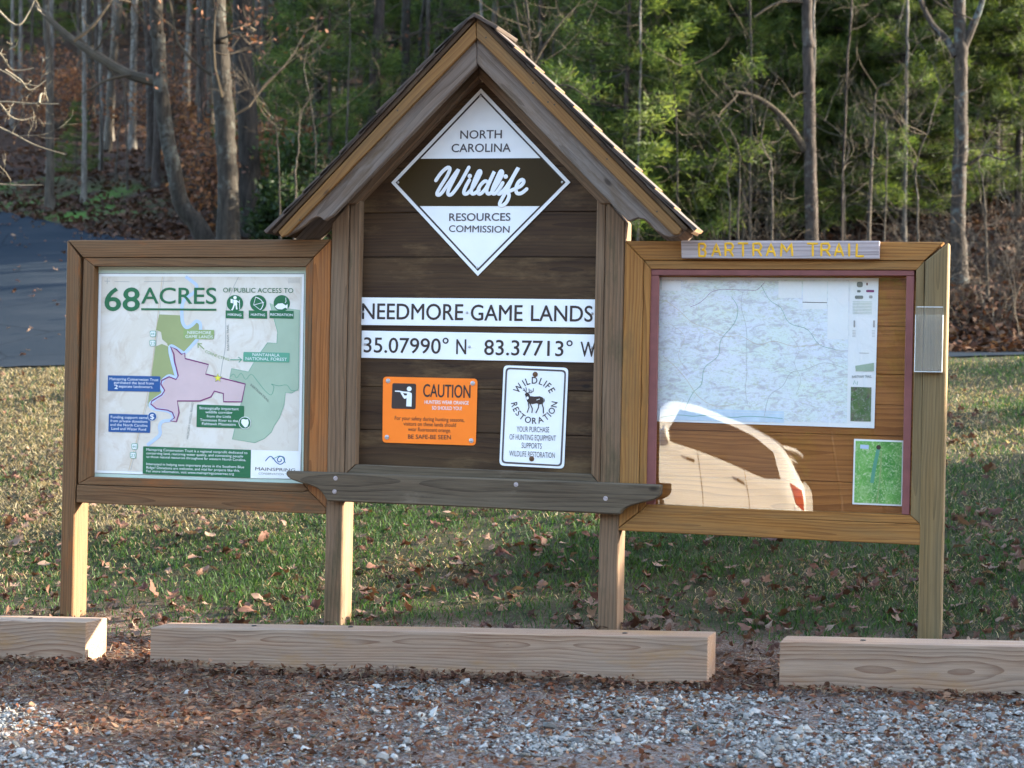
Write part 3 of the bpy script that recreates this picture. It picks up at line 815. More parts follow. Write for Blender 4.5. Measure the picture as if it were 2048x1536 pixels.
# diamond
A = Art(760, 160, 3.84, .044)
dm = [(775, 65), (1462, 785), (750, 1505), (85, 788)]
dia = sheet('diamond_sign', [tuple(A.w(p)) for p in dm], .0445, .004, M_WHITE, 'white diamond sign with a brown band under the kiosk gable', 'sign')
def dscale(k, c=(770, 786)): return [(c[0] + (p[0] - c[0]) * k, c[1] + (p[1] - c[1]) * k) for p in dm]
A.new(); A.frame(dscale(.948), dscale(.922), M_BROWNINK, 1); A.build('border_line', dia)
o = dscale(.9465); d_in = dscale(.95)
def edge_x(z, side):
    t, r, b, l = dscale(.935)
    if side > 0: a, c = (t, r) if z < r[1] else (r, b)
    else: a, c = (t, l) if z < l[1] else (l, b)
    k = (z - a[1]) / (c[1] - a[1]); return a[0] + (c[0] - a[0]) * k
A.new(); A.poly([(edge_x(605, -1), 605), (edge_x(600, 1), 600), dscale(.935)[1], (edge_x(968, 1), 968), (edge_x(968, -1), 968), dscale(.935)[3]], M_OLIVE, 2); A.build('brown_band', dia)
A.new()
A.text('NORTH', (617, 451), (935, 447), 62, M_GREYINK, 2, .016)
A.text('CAROLINA', (550, 554), (1003, 551), 62, M_GREYINK, 2, .016)
A.build('lettering', dia); A.new()
A.text('RESOURCES', (532, 1082), (1001, 1080), 57, M_GREYINK, 2, .016)
A.text('COMMISSION', (530, 1166), (994, 1173), 50, M_GREYINK, 2, .014)
A.build('lettering', dia)
strokes = [
    [(430, 772), (470, 715), (516, 675), (538, 684), (515, 740), (468, 815), (440, 868), (448, 884), (475, 868), (530, 790), (575, 725), (604, 690), (575, 750), (535, 830), (522, 868), (535, 884), (562, 868), (615, 795), (655, 725), (684, 672)],
    [(688, 768), (662, 815), (645, 858), (652, 875), (678, 868), (722, 815), (760, 745), (775, 708), (758, 704), (728, 770), (705, 838), (706, 870), (726, 873), (762, 845)],
    [(832, 788), (806, 778), (772, 810), (753, 852), (762, 876), (790, 862), (826, 812), (880, 703), (850, 770), (822, 838), (826, 870), (850, 870), (885, 825), (925, 760), (942, 712), (926, 704), (896, 765), (866, 838), (866, 870), (886, 872), (915, 838), (944, 790)],
    [(944, 790), (920, 838), (908, 866), (922, 874), (962, 835), (1010, 765), (1050, 695), (1062, 680), (1022, 750), (985, 830), (945, 900), (920, 952), (938, 966), (972, 940), (992, 895), (985, 868), (958, 862), (1000, 852), (1042, 835)],
    [(1042, 835), (1085, 812), (1106, 782), (1092, 766), (1064, 786), (1046, 830), (1052, 868), (1086, 870), (1128, 838)]]
mb = MB()
for s_ in strokes:
    W = np.array([A.w(p) for p in s_]); W3 = smooth_path(np.stack([W[:, 0], np.full(len(W), A.Y - .002), W[:, 1]], 1), 5)
    W3[:, 1] -= np.arange(len(W3)) * 1.2e-5
    e0 = W3[0] + (W3[0] - W3[1]) / np.linalg.norm(W3[0] - W3[1]) * .008; e1 = W3[-1] + (W3[-1] - W3[-2]) / np.linalg.norm(W3[-1] - W3[-2]) * .008
    m0 = W3[0] + (e0 - W3[0]) * .6; m1 = W3[-1] + (e1 - W3[-1]) * .6
    W3 = np.concatenate([[e0, m0], W3, [m1, e1]])
    rr = np.full(len(W3), .0088); rr[0] = rr[-1] = .0025; rr[1] = rr[-2] = .0068
    tube(mb, W3, rr, 12, flat=.05)
for c in ((690, 738), (966, 742)):
    w_ = A.w(c); lathe(mb, (w_[0], A.Y - .001, w_[1]), (0, -1, 0), [(0, .011), (.001, .0105), (.0022, .007), (.0026, 0)], 16)
emit('script_lettering', mb, M_WHITE, dia, smooth=True)
for c in ((773, 125), (1400, 785), (748, 1442), (140, 787)):
    w_ = A.w(c); screw(dia, w_[0], w_[1], A.Y - .0015, .006, M_SCREW)

# name board and coordinate board
A = Art(700, 580, 3.7926, .0435)
nb = sheet('name_board', [tuple(A.w(p)) for p in ((66, 56), (1868, 72), (1862, 285), (66, 265))], .044, .005, M_WHITE, 'long white board reading NEEDMORE GAME LANDS', 'sign', 'white boards across the kiosk')
for wd, q0, q1 in (('NEEDMORE', (92, 219), (857, 228)), ('GAME', (917, 230), (1307, 234)), ('LANDS', (1373, 234), (1838, 240))):
    A.new(); A.text(wd, q0, q1, 117, M_BROWNINK, 1, .012); A.build('lettering', nb)
for c in ((100, 166), (888, 172), (1836, 178)):
    w_ = A.w(c); screw(nb, w_[0], w_[1], A.Y - .0005, .0062, M_SCREW)
cb = sheet('coordinate_board', [tuple(A.w(p)) for p in ((88, 308), (1862, 338), (1856, 551), (85, 514))], .044, .005, M_WHITE, 'long white board with map coordinates in brown figures', 'sign', 'white boards across the kiosk')
for wd, q0, q1 in (('35.07990\u00b0', (105, 472), (745, 484)), ('N', (806, 486), (880, 487)), ('83.37713\u00b0', (1018, 491), (1686, 503)), ('W', (1748, 505), (1862, 507))):
    A.new(); A.text(wd, q0, q1, 112, M_BROWNINK, 1, .01); A.build('lettering', cb)
for c in ((116, 411), (906, 431), (1832, 438)):
    w_ = A.w(c); screw(cb, w_[0], w_[1], A.Y - .0005, .0062, M_SCREW)

# caution sign
A = Art(700, 580, 3.7926, .0455)
cs = sheet('caution_sign', [tuple(A.w(p)) for p in rounded([(250, 657), (967, 673), (953, 1180), (245, 1157)], 30)], .046, .003, M_ORANGE, 'orange hunting caution sign with a brown rifle pictogram', 'sign', bevel=.0004)
A.new(); A.rrect((322, 706), (502, 711), (498, 904), (315, 899), 14, M_BROWNINK, 1)
A.disc((450, 750), 18, M_WHITE, 2); A.poly([(438, 770), (468, 782), (470, 800), (467, 884), (427, 882), (431, 800)], M_WHITE, 2)
A.poly([(342, 763), (372, 763), (408, 770), (440, 772), (440, 786), (404, 781), (376, 773), (342, 771)], M_WHITE, 3)
A.poly([(382, 776), (402, 780), (414, 800), (432, 800), (432, 820), (414, 826), (404, 815)], M_WHITE, 2.5)
A.build('pictogram', cs)
A.new()
A.text('CAUTION', (555, 809), (912, 819), 95, M_BROWNINK, 1, .012)
A.text('HUNTERS WEAR ORANGE', (566, 863), (901, 870), 27, M_PINKWHITE, 1, .012)
A.text('SO SHOULD YOU!', (622, 907), (848, 912), 27, M_PINKWHITE, 1, .012)
A.build('lettering', cs); A.new()
A.text('For your safety during hunting seasons,', (340, 984), (868, 1001), 29, M_BROWNINK, 1, .004)
A.text('visitors on these lands should', (406, 1027), (804, 1039), 29, M_BROWNINK, 1, .004)
A.text('wear fluorescent orange.', (440, 1069), (765, 1080), 29, M_BROWNINK, 1, .004)
A.text('BE SAFE-BE SEEN', (440, 1127), (765, 1133), 31, M_BROWNINK, 1, .008)
A.build('lettering', cs)
for c in ((289, 690), (931, 708), (280, 1117), (920, 1143)):
    w_ = A.w(c); screw(cs, w_[0], w_[1], .0462, .0055, M_SCREW, True)

# restoration sign
rs_pts = [(1165, 570), (1656, 590), (1623, 1356), (1132, 1331)]
rs = sheet('restoration_sign', [tuple(A.w(p)) for p in rounded(rs_pts, 36)], .046, .003, M_WHITE, 'white upright wildlife restoration sign with a stag emblem', 'sign', bevel=.0004)
def inset(pts, dx, dy): return [(pts[0][0] + dx, pts[0][1] + dy), (pts[1][0] - dx, pts[1][1] + dy), (pts[2][0] - dx, pts[2][1] - dy), (pts[3][0] + dx, pts[3][1] - dy)]
A.new(); A.frame(rounded(inset(rs_pts, 16, 17), 34), rounded(inset(rs_pts, 29, 30), 24), M_GREYINK, 1); A.build('border_line', rs)
A.new()
A.arc_text('WILDLIFE', (1398, 838), 128, 50, 160, 22, M_BROWNINK, False, 1, .014)
A.build('lettering', rs); A.new()
A.arc_text('RESTORATION', (1398, 838), 177, 46, 184, 358, M_BROWNINK, True, 1, .014)
A.build('lettering', rs); A.new()
A.text('YOUR PURCHASE', (1265, 1075), (1511, 1080), 41, M_GREYINK, 1, .003)
A.text('OF HUNTING EQUIPMENT', (1210, 1134), (1561, 1145), 41, M_GREYINK, 1, .003)
A.text('SUPPORTS', (1301, 1198), (1454, 1205), 41, M_GREYINK, 1, .003)
A.text('WILDLIFE RESTORATION', (1208, 1259), (1553, 1275), 41, M_GREYINK, 1, .003)
A.build('lettering', rs)
A.new()
A.poly([(1340, 832), (1352, 812), (1372, 805), (1400, 808), (1440, 806), (1462, 815), (1470, 838), (1464, 862), (1440, 868), (1415, 860), (1385, 866), (1358, 862), (1345, 850)], M_BROWNINK, 1)
A.poly([(1342, 838), (1334, 818), (1331, 803), (1326, 792), (1334, 780), (1350, 778), (1360, 788), (1368, 808), (1360, 826)], M_BROWNINK, 1.5)
for leg in ([(1352, 858), (1358, 890), (1344, 930)], [(1366, 860), (1384, 900), (1380, 932)], [(1432, 862), (1430, 892), (1410, 934)], [(1456, 858), (1467, 895), (1467, 936)]): A.stroke(leg, 8, M_BROWNINK, 2)
for an in ([(1342, 780), (1328, 768), (1318, 745)], [(1336, 774), (1338, 750), (1334, 736)], [(1350, 778), (1372, 780), (1390, 768), (1392, 745)], [(1376, 780), (1372, 756)], [(1362, 780), (1358, 748)], [(1324, 764), (1312, 758)]): A.stroke(an, 5.5, M_BROWNINK, 2)
A.stroke([(1470, 822), (1476, 838), (1470, 852)], 6, M_BROWNINK, 2)
A.poly([(1338, 812), (1352, 806), (1357, 822), (1346, 832), (1338, 826)], M_WHITE, 3); A.stroke([(1415, 835), (1440, 826)], 4, M_WHITE, 3)
A.build('stag_emblem', rs)
for c in ((1405, 640), (1378, 1280)):
    w_ = A.w(c); screw(rs, w_[0], w_[1], .0462, .0062, M_RUST, True)

# ---- the 68 acres poster
A = Art(120, 460, 2.7429, .0500)
po = sheet('map_poster', [tuple(A.w(p)) for p in ((176, 190), (1352, 196), (1336, 1400), (158, 1358))], .0505, .006, M_MINT, 'square poster map headed 68 ACRES in the brown frame', 'poster')
A.new()
A.poly([(215, 240), (1340, 242), (1320, 1366), (190, 1331)], M_SHEET, 1)
A.frame([(212, 236), (1343, 238), (1323, 1370), (186, 1334)], [(215, 240), (1340, 242), (1320, 1366), (190, 1331)], M_TEXTGREY, 1)
A.poly([(229, 255), (1327, 257), (1305, 1352), (205, 1318)], M_POSTERMAP, 2); A.build('printed_sheet', po)
A.new()
gl = [(545, 463), (660, 468), (663, 500), (690, 533), (722, 520), (745, 500), (768, 512), (772, 545), (760, 590), (735, 615), (700, 655), (680, 672), (655, 655), (615, 632), (592, 636), (588, 622), (562, 600), (555, 560), (528, 548)]
A.poly(gl, M_OLIVEMAP, 3)
A.poly([(524, 640), (560, 625), (602, 642), (612, 690), (625, 760), (638, 805), (600, 800), (568, 822), (552, 860), (566, 895), (520, 930), (500, 968), (482, 968), (500, 820)], M_OLIVEMAP, 3.2)
nf = [(1153, 402), (1205, 425), (1315, 440), (1309, 872), (1272, 895), (1238, 892), (1230, 960), (1205, 1030), (1175, 1075), (1160, 1110), (1120, 1145), (1070, 1167), (946, 1148), (1020, 845), (931, 815), (942, 760), (1035, 778), (1080, 700), (1140, 618), (1190, 622), (1195, 560), (1178, 500)]
A.poly(nf, M_FOREST, 3); A.stroke(nf, 2.5, M_TEAL, 3.6, True)
pk = [(608, 640), (640, 655), (668, 682), (686, 675), (688, 705), (816, 738), (800, 790), (1018, 845), (998, 943), (898, 942), (898, 897), (848, 884), (830, 915), (770, 938), (645, 938), (655, 1002), (640, 1052), (606, 1047), (630, 1030), (618, 1000), (590, 988), (530, 980), (500, 955), (505, 938), (560, 905), (576, 880), (555, 845), (560, 825), (600, 805), (638, 820), (650, 800), (630, 720), (626, 680)]
A.poly(pk, M_PINKLAND, 3.4); A.stroke(pk, 7, M_PURPLE, 4.4, True)
A.build('map_areas', po)
A.new()
A.stroke([(690, 256), (730, 285), (752, 310), (735, 345), (690, 375), (672, 410), (670, 470), (675, 510), (695, 535), (725, 522), (750, 500), (772, 520), (765, 580), (735, 622), (705, 655), (682, 675), (655, 660), (612, 635), (604, 660), (614, 710), (636, 790), (640, 812), (600, 800), (565, 825), (553, 855), (566, 895), (520, 930), (495, 958), (515, 980), (590, 992), (622, 1015), (612, 1042), (565, 1050), (548, 1075), (550, 1120), (520, 1150), (480, 1180)], 17, M_RIVER, 3.3, curve=4); A.build('river_line', po); A.new()
A.stroke([(563, 256), (545, 400), (528, 560), (505, 760), (470, 960), (420, 1160), (378, 1320)], 4, M_LINETAN, 2.6)
A.stroke([(572, 256), (553, 400), (536, 560), (513, 760), (478, 960), (428, 1160), (388, 1320)], 2, M_LINEGREY, 2.7)
A.build('map_lines', po); A.new()
A.stroke([(980, 258), (950, 320), (920, 400), (910, 500), (908, 640), (890, 740), (880, 815)], 3, M_LINEGREY, 2.6, curve=3)
A.build('map_lines', po); A.new()
A.stroke([(933, 805), (955, 790), (970, 812), (995, 785), (1020, 820), (1050, 790), (1085, 830), (1125, 880), (1160, 905), (1175, 860), (1160, 845), (1200, 855), (1245, 850), (1270, 880), (1308, 878)], 2.5, M_TEAL, 4.2, curve=3)
A.build('map_lines', po); A.new()
A.stroke([(300, 283), (382, 284)], 3, M_LINEGREY, 2.6); A.stroke([(462, 284), (632, 280)], 3, M_LINEGREY, 2.6); A.stroke([(245, 280), (275, 281)], 3, M_LINEGREY, 2.6); A.stroke([(260, 265), (260, 296)], 3, M_LINEGREY, 2.6)
for i in range(4): A.stroke([(1252, 268 + i * 7), (1318, 269 + i * 7)], 2, M_LINEGREY, 2.6)
A.build('map_lines', po)
A.new()
A.text('68', (248, 441), (436, 442), 122, M_GREENINK, 5, .022)
A.text('ACRES', (448, 403), (858, 405), 86, M_GREENINK, 5, .012)
A.poly([(447, 429), (860, 432), (860, 443), (447, 440)], M_GREENINK, 5)
A.text('OF PUBLIC ACCESS TO', (896, 342), (1281, 345), 25, M_GREENINK, 5, .004)
A.build('heading', po)
def icon(cx, lbl, x0, x1, draw):
    A.new(); A.disc((cx, 402), 45, M_GREENINK, 4.6); A.poly([(x0, 441), (x1, 444), (x1, 487), (x0, 484)], M_GREENINK, 5); A.text(lbl, (x0 + 12 if len(lbl) < 8 else x0 + 5, 470), (x1 - 12 if len(lbl) < 8 else x1 - 5, 473), 13, M_SHEET, 5.6, .012); draw(); A.build('activity_icon', po)
def hik():
    A.disc((962, 371), 9, M_SHEET, 5.6); A.poly([(952, 382), (972, 384), (974, 412), (954, 412)], M_SHEET, 5.6); A.stroke([(958, 410), (950, 432), (944, 440)], 8, M_SHEET, 5.7); A.stroke([(968, 410), (972, 436)], 8, M_SHEET, 5.7); A.stroke([(986, 384), (988, 436)], 3, M_SHEET, 5.7); A.stroke([(970, 388), (986, 398)], 5, M_SHEET, 5.7); A.poly([(938, 378), (950, 380), (950, 402), (938, 400)], M_SHEET, 5.6)
def bow():
    A.stroke([(1075, 368), (1100, 380), (1116, 402), (1110, 425), (1100, 438)], 4, M_SHEET, 5.6, curve=3); A.stroke([(1075, 368), (1064, 410), (1100, 438)], 2.5, M_SHEET, 5.7); A.stroke([(1064, 412), (1122, 396)], 3, M_SHEET, 5.8)
def fish():
    A.poly([(1180, 420), (1198, 404), (1222, 402), (1240, 414), (1250, 406), (1250, 434), (1238, 426), (1220, 436), (1196, 434)], M_SHEET, 5.6); A.stroke([(1240, 372), (1242, 392), (1236, 400)], 3, M_SHEET, 5.7)
icon(961, 'HIKING', 910, 1008, hik); icon(1089, 'HUNTING', 1037, 1138, bow); icon(1218, 'RECREATION', 1151, 1283, fish)
def tbox(pts, m, lines, name, cap, off=.004, lay=5):
    A.new(); A.rrect(*pts, 5, m, lay)
    for body, p0, p1 in lines: A.text(body, p0, p1, cap, M_SHEET, lay + .8, off)
    A.build(name, po)
tbox([(680, 545), (848, 549), (845, 600), (678, 597)], M_LABELGREEN, [('NEEDMORE', (701, 570), (831, 572)), ('GAME LANDS', (690, 592), (840, 595))], 'text_box', 16)
tbox([(1008, 669), (1262, 674), (1259, 727), (1006, 722)], M_TEAL, [('NANTAHALA', (1058, 691), (1206, 695)), ('NATIONAL FOREST', (1020, 713), (1246, 718))], 'text_box', 16)
tbox([(265, 797), (552, 803), (550, 888), (263, 883)], M_BLUEINK, [('Mainspring Conservation Trust', (274, 823), (542, 829)), ('purchased the land from', (299, 843), (516, 848)), ('separate landowners.', (324, 864), (512, 868))], 'text_box', 14)
A.new(); A.text('2', (300, 871), (319, 872), 22, M_SHEET, 5.8, .02); A.build('lettering', po)
tbox([(270, 1007), (499, 1014), (496, 1113), (267, 1107)], M_BLUEINK, [('Funding support came', (281, 1032), (482, 1037)), ('from private donations', (279, 1053), (482, 1058)), ('and the North Carolina', (278, 1074), (482, 1080)), ('Land and Water Fund', (285, 1095), (474, 1101))], 'text_box', 14)
A.new(); A.disc((508, 1023), 25, M_SHEET, 6); A.disc((508, 1023), 23, M_BLUEINK, 6.5); A.text('$', (497, 1037), (519, 1037), 27, M_SHEET, 7.2, .01); A.build('dollar_badge', po)
tbox([(753, 957), (1012, 965), (1009, 1088), (750, 1081)], M_GREENINK, [('Strategically important', (767, 983), (982, 989)), ('wildlife corridor', (800, 1005), (948, 1009)), ('from the Little', (807, 1028), (940, 1031)), ('Tennessee River to the', (770, 1048), (978, 1054)), ('Fishhawk Mountains', (781, 1069), (966, 1074))], 'text_box', 14)
A.new(); A.disc((1016, 1058), 34, M_SHEET, 6); A.disc((1016, 1058), 31, M_GREENINK, 6.5)
A.poly([(998, 1040), (1010, 1036), (1020, 1040), (1034, 1038), (1038, 1058), (1030, 1078), (1018, 1084), (1006, 1072), (996, 1058)], M_SHEET, 7.2); A.build('turkey_badge', po)
ln = ['Mainspring Conservation Trust is a regional nonprofit dedicated to', 'conserving land, restoring water quality, and connecting people', 'to those natural resources throughout far western North Carolina.', '', 'Interested in helping save important places in the Southern Blue', 'Ridge? Donations are welcome, and vital for projects like this.', 'For more information, visit www.mainspringconserves.org']
en = [1030, 1006, 1022, 0, 1012, 988, 956]
tbox([(458, 1186), (1050, 1206), (1047, 1361), (455, 1337)], M_GREENINK, [(b, (476, 1210 + 19.7 * i), (e_, 1210 + 19.7 * i + (e_ - 476) * .034)) for i, (b, e_) in enumerate(zip(ln, en)) if b], 'text_box', 13, .006)
A.new(); A.poly([(1050, 1206), (1322, 1214), (1319, 1365), (1047, 1361)], M_SHEET, 5)
A.stroke([(1128, 1268), (1150, 1244), (1166, 1246), (1190, 1275), (1212, 1285), (1232, 1270), (1230, 1248), (1208, 1242), (1194, 1258), (1202, 1272), (1216, 1266), (1214, 1256)], 5, M_BLUEINK, 5.8, curve=4)
A.stroke([(1166, 1256), (1186, 1248), (1204, 1240), (1222, 1246), (1238, 1278)], 4, M_TEAL, 5.5, curve=4)
A.text('MAINSPRING', (1073, 1318), (1292, 1326), 17, M_BROWNINK, 5.8, .006); A.text('CONSERVATION TRUST', (1091, 1340), (1292, 1348), 11, M_TEXTGREY, 5.8, .0)
A.build('corner_logo', po)
star = [(868 + (25 if i % 2 == 0 else 10) * math.sin(i * math.pi / 5), 812 - (25 if i % 2 == 0 else 10) * math.cos(i * math.pi / 5)) for i in range(10)]
A.new(); A.poly(star, M_YELLOW, 5.5); A.stroke(star, 2.5, M_TEXTGREY, 6.2, True); A.build('star_marker', po)
A.new()
A.text('BARTRAM TRAIL', (929, 661), (927, 518), 12, M_TEXTGREY, 5, .003)
A.build('map_lettering', po); A.new()
A.text('HICKORY KNOLL ROAD', (705, 1148), (735, 948), 12, M_TEXTGREY, 5, .003)
A.build('map_lettering', po); A.new()
A.text('BARTRAM TRAIL', (1044, 852), (1144, 945), 13, M_TEXTGREY, 5, .003)
A.build('map_lettering', po); A.new()
A.text('CONNE', (797, 672), (860, 698), 15, M_LABELGREEN, 5, .004); A.text('CTING', (866, 702), (928, 718), 15, M_LABELGREEN, 5, .004)
A.stroke([(792, 654), (760, 624)], 5, M_LABELGREEN, 5); A.stroke([(780, 624), (758, 622), (760, 646)], 5, M_LABELGREEN, 5.4)
A.stroke([(935, 712), (998, 712)], 5, M_TEAL, 5); A.stroke([(980, 697), (999, 712), (982, 726)], 5, M_TEAL, 5.4)
A.build('map_lettering', po)
for cx, cy_, b in ((512, 570, '441'), (510, 621, '23'), (411, 1188, '441'), (403, 1236, '23')):
    A.new(); A.rrect((cx - 18, cy_ - 17), (cx + 18, cy_ - 17), (cx + 16, cy_ + 17), (cx - 16, cy_ + 17), 9, M_TEAL, 5); A.rrect((cx - 15, cy_ - 14), (cx + 15, cy_ - 14), (cx + 13, cy_ + 14), (cx - 13, cy_ + 14), 8, M_SHEET, 5.6)
    A.text(b, (cx - 12, cy_ + 7), (cx + 12, cy_ + 7), 14, M_TEAL, 6.4, .01); A.build('route_shield', po)

# ---- in the display case: trail map, green leaflet
A = Art(1230, 460, 3.0118, .0695)
B6 = Art(1230, 780, 3.0118, .0695)
tm = sheet('trail_map', [tuple(A.w((262, 285))), tuple(A.w((1588, 290))), tuple(B6.w((1562, 231))), tuple(B6.w((244, 188)))], .070, .0012, M_SHEET, 'large pale relief map pinned up behind the clear front', 'map', bevel=.0003)
A.new(); d6 = 963.8   # crop-6 y in crop-5 pixels
A.poly([(270, 300), (1412, 302), (1396, 200 + d6), (254, 165 + d6)], M_MAP, 1); A.build('relief_print', tm)
A.new()
A.poly([(283, 305), (398, 306), (397, 366), (282, 364)], M_SHEET, 2); A.poly([(985, 308), (1125, 309), (1124, 409), (984, 408)], M_SHEET, 2)
A.poly([(1133, 309), (1278, 310), (1276, 476), (1131, 475)], M_SHEET, 2); A.poly([(1283, 309), (1409, 310), (1404, 660), (1279, 658)], M_SHEET, 2); A.poly([(437, 300), (508, 300), (507, 320), (436, 320)], M_SHEET, 2)
A.poly([(268, 105 + d6), (1018, 128 + d6), (1017, 197 + d6), (266, 178 + d6)], M_PROFILE, 2)
A.stroke([(275, 165 + d6), (380, 150 + d6), (470, 158 + d6), (560, 152 + d6), (700, 165 + d6), (820, 158 + d6), (1010, 172 + d6)], 3, M_TEAL, 3, curve=3)
A.stroke([(275, 120 + d6), (1012, 142 + d6)], 2, M_SHEET, 3)
A.build('inset_boxes', tm)
A.new()
for k_, (m_, pts_) in enumerate(((M_LINETAN, [(300, 420), (380, 480), (470, 560), (560, 590), (660, 640), (760, 640), (860, 690), (960, 670), (1080, 700), (1250, 690)]), (M_TEAL, [(420, 1080), (470, 980), (520, 930), (540, 830), (620, 760), (640, 660), (720, 560), (740, 470), (700, 400)]), (M_LINEGREY, [(900, 1120), (930, 1000), (1010, 940), (1060, 860), (1150, 840), (1260, 800), (1380, 830)]), (M_TEAL, [(880, 330), (930, 420), (1000, 470), (1050, 560), (1160, 600), (1230, 690), (1330, 720)]), (M_LINETAN, [(290, 760), (360, 820), (430, 900), (500, 1000), (600, 1060), (720, 1050)]))):
    A.stroke(pts_, 2.2, m_, 2.4, curve=4); A.build('map_line', tm); A.new()
A.stroke([(455, 462), (500, 445), (545, 410), (580, 375), (640, 358), (720, 360), (790, 362), (850, 362), (880, 340), (900, 318)], 2.2, M_PURPLE, 2.4, curve=3); A.build('map_line', tm); A.new()
A.stroke([(770, 372), (760, 460), (785, 560), (795, 640), (790, 740), (795, 860), (785, 960), (800, 1050)], 1.6, M_LINEGREY, 2.4, curve=3); A.build('map_line', tm); A.new()
A.stroke([(1130, 435), (1278, 438)], 4, M_GREYINK, 3); A.build('map_line', tm); A.new()
A.stroke([(1060, 640), (1110, 720), (1080, 800), (1120, 900), (1090, 990)], 1.6, M_LINEGREY, 2.4, curve=3); A.build('map_line', tm); A.new()
A.stroke([(320, 560), (420, 640), (380, 760), (450, 860)], 1.6, M_LINETAN, 2.4, curve=3); A.build('map_line', tm); A.new()
A.new()
for (x, y, w_, h_, m) in ((1457, 312, 36, 33, M_TEXTGREY), (1514, 318, 9, 16, M_RED), (1458, 362, 22, 14, M_TEXTGREY), (1513, 361, 48, 14, M_PURPLE), (1445, 395, 50, 20, M_TEXTGREY), (1530, 394, 22, 18, M_LINEGREY)):
    A.poly(rounded([(x, y), (x + w_, y), (x + w_, y + h_), (x, y + h_)], min(w_, h_) * .4), m, 2)
for x in (1442, 1560): A.poly([(x - 5, 545), (x + 5, 545), (x + 5, 586), (x - 5, 586)], M_LINEGREY, 2)
for i in range(9): A.stroke([(1432, 432 + i * 9), (1548, 433 + i * 9)], 2, M_FOREST, 2)
for i in range(5): A.stroke([(1430, 606 + i * 9), (1450, 606 + i * 9)], 2, M_LINEGREY, 2); A.stroke([(1548, 606 + i * 9), (1565, 606 + i * 9)], 2, M_LINEGREY, 2)
A.stroke([(1470, 741), (1530, 742)], 3, M_LINEGREY, 2)
A.poly([(1448, 818), (1560, 800), (1560, 850), (1450, 852)], M_FOREST, 2)
A.text('BARTRAM TRAIL', (1428, 892), (1546, 890), 16, M_TEXTGREY, 2, .004)
A.stroke([(1436, 930), (1444, 906), (1450, 926), (1462, 910), (1458, 934)], 3, M_TEAL, 2)
A.build('side_column', tm)
A.new(); A.poly([(1421, 945), (1545, 948), (1541, 190 + d6), (1418, 187 + d6)], M_PHOTO, 2); A.build('cover_photo', tm)
lf = sheet('green_leaflet', [tuple(B6.w(p)) for p in ((1440, 294), (1738, 305), (1730, 700), (1430, 688))], .068, .0012, M_SHEET, 'small green leaflet with a white edge in the lower corner of the case', 'leaflet', bevel=.0003)
B6.Y = .0675; B6.new(); B6.poly([(1450, 306), (1730, 315), (1722, 690), (1440, 678)], M_LEAFPRINT, 1)
B6.stroke([(1588, 350), (1572, 420), (1560, 480), (1548, 560)], 22, M_TEAL, 2, curve=3); B6.disc((1588, 345), 14, M_BROWNINK, 2.5)  # teal streak: a reflection painted into the leaflet's colours
B6.stroke([(1604, 366), (1600, 480), (1590, 580), (1575, 680)], 6, M_LABELGREEN, 2.5, curve=3)  # upright yellow-green line: another reflection painted in
B6.poly([(1478, 328), (1530, 332), (1528, 356), (1476, 352)], M_RIVER, 2); B6.build('leaflet_print_and_reflections', lf)

# routed trail board
YQ = -.024
tb_pts = Ps([(1362, 481), (1759.5, 481.6), (1758.7, 518), (1363, 516.5)], YQ)
mb = MB(); prism(mb, tb_pts[::-1], YQ, -.0006, .003)
tb = tag(emit('trail_name_board', mb, W_SIGNBD, grain=(1, 0, 0)), 'grey plank with routed yellow BARTRAM TRAIL letters on the case top', 'sign')
GL = {'B': [[(0, 0), (0, 1), (.75, 1), (.95, .8), (.75, .55), (.4, .52)], [(.4, .52), (.8, .5), (1, .28), (.85, 0), (0, 0)]], 'A': [[(0, 0), (.5, 1), (1, 0)], [(.2, .36), (.8, .36)]],
      'R': [[(0, 0), (0, 1), (.75, 1), (.95, .78), (.75, .5), (0, .5)], [(.5, .5), (1, 0)]], 'T': [[(0, 1), (1, 1)], [(.5, 1), (.5, 0)]],
      'M': [[(0, 0), (.08, 1), (.5, .35), (.92, 1), (1, 0)]], 'I': [[(.5, 1), (.5, 0)]], 'L': [[(0, 1), (0, 0), (1, 0)]]}
A = Art(1230, 460, 3.0118, YQ)
mb = MB(); word2 = MB()
for ch, x0, x1 in (('B', 506, 546), ('A', 585, 636), ('R', 666, 714), ('T', 740, 802), ('R', 832, 884), ('A', 912, 966), ('M', 998, 1068), ('T', 1158, 1224), ('R', 1244, 1296), ('A', 1322, 1376), ('I', 1398, 1424), ('L', 1456, 1500)):
    for st_ in GL[ch]:
        W = np.array([A.w((x0 + (x1 - x0) * u + random.uniform(-1.5, 1.5), 158 - 76 * v + random.uniform(-1.5, 1.5))) for u, v in st_])
        W3 = np.stack([W[:, 0], np.full(len(W), YQ - .0004), W[:, 1]], 1)
        seg = [W3[0]]
        for q in range(len(W3) - 1):
            for k in (1 / 3, 2 / 3, 1): seg.append(W3[q] + (W3[q + 1] - W3[q]) * k)
        seg = np.array(seg); r_ = np.full(len(seg), .0052); r_[0] = r_[-1] = .0042
        tube(mb if x0 < 1100 else word2, seg, r_, 8, flat=.25)
emit('routed_lettering', mb, M_ROUTED, tb, smooth=True); emit('routed_lettering', word2, M_ROUTED, tb, smooth=True)

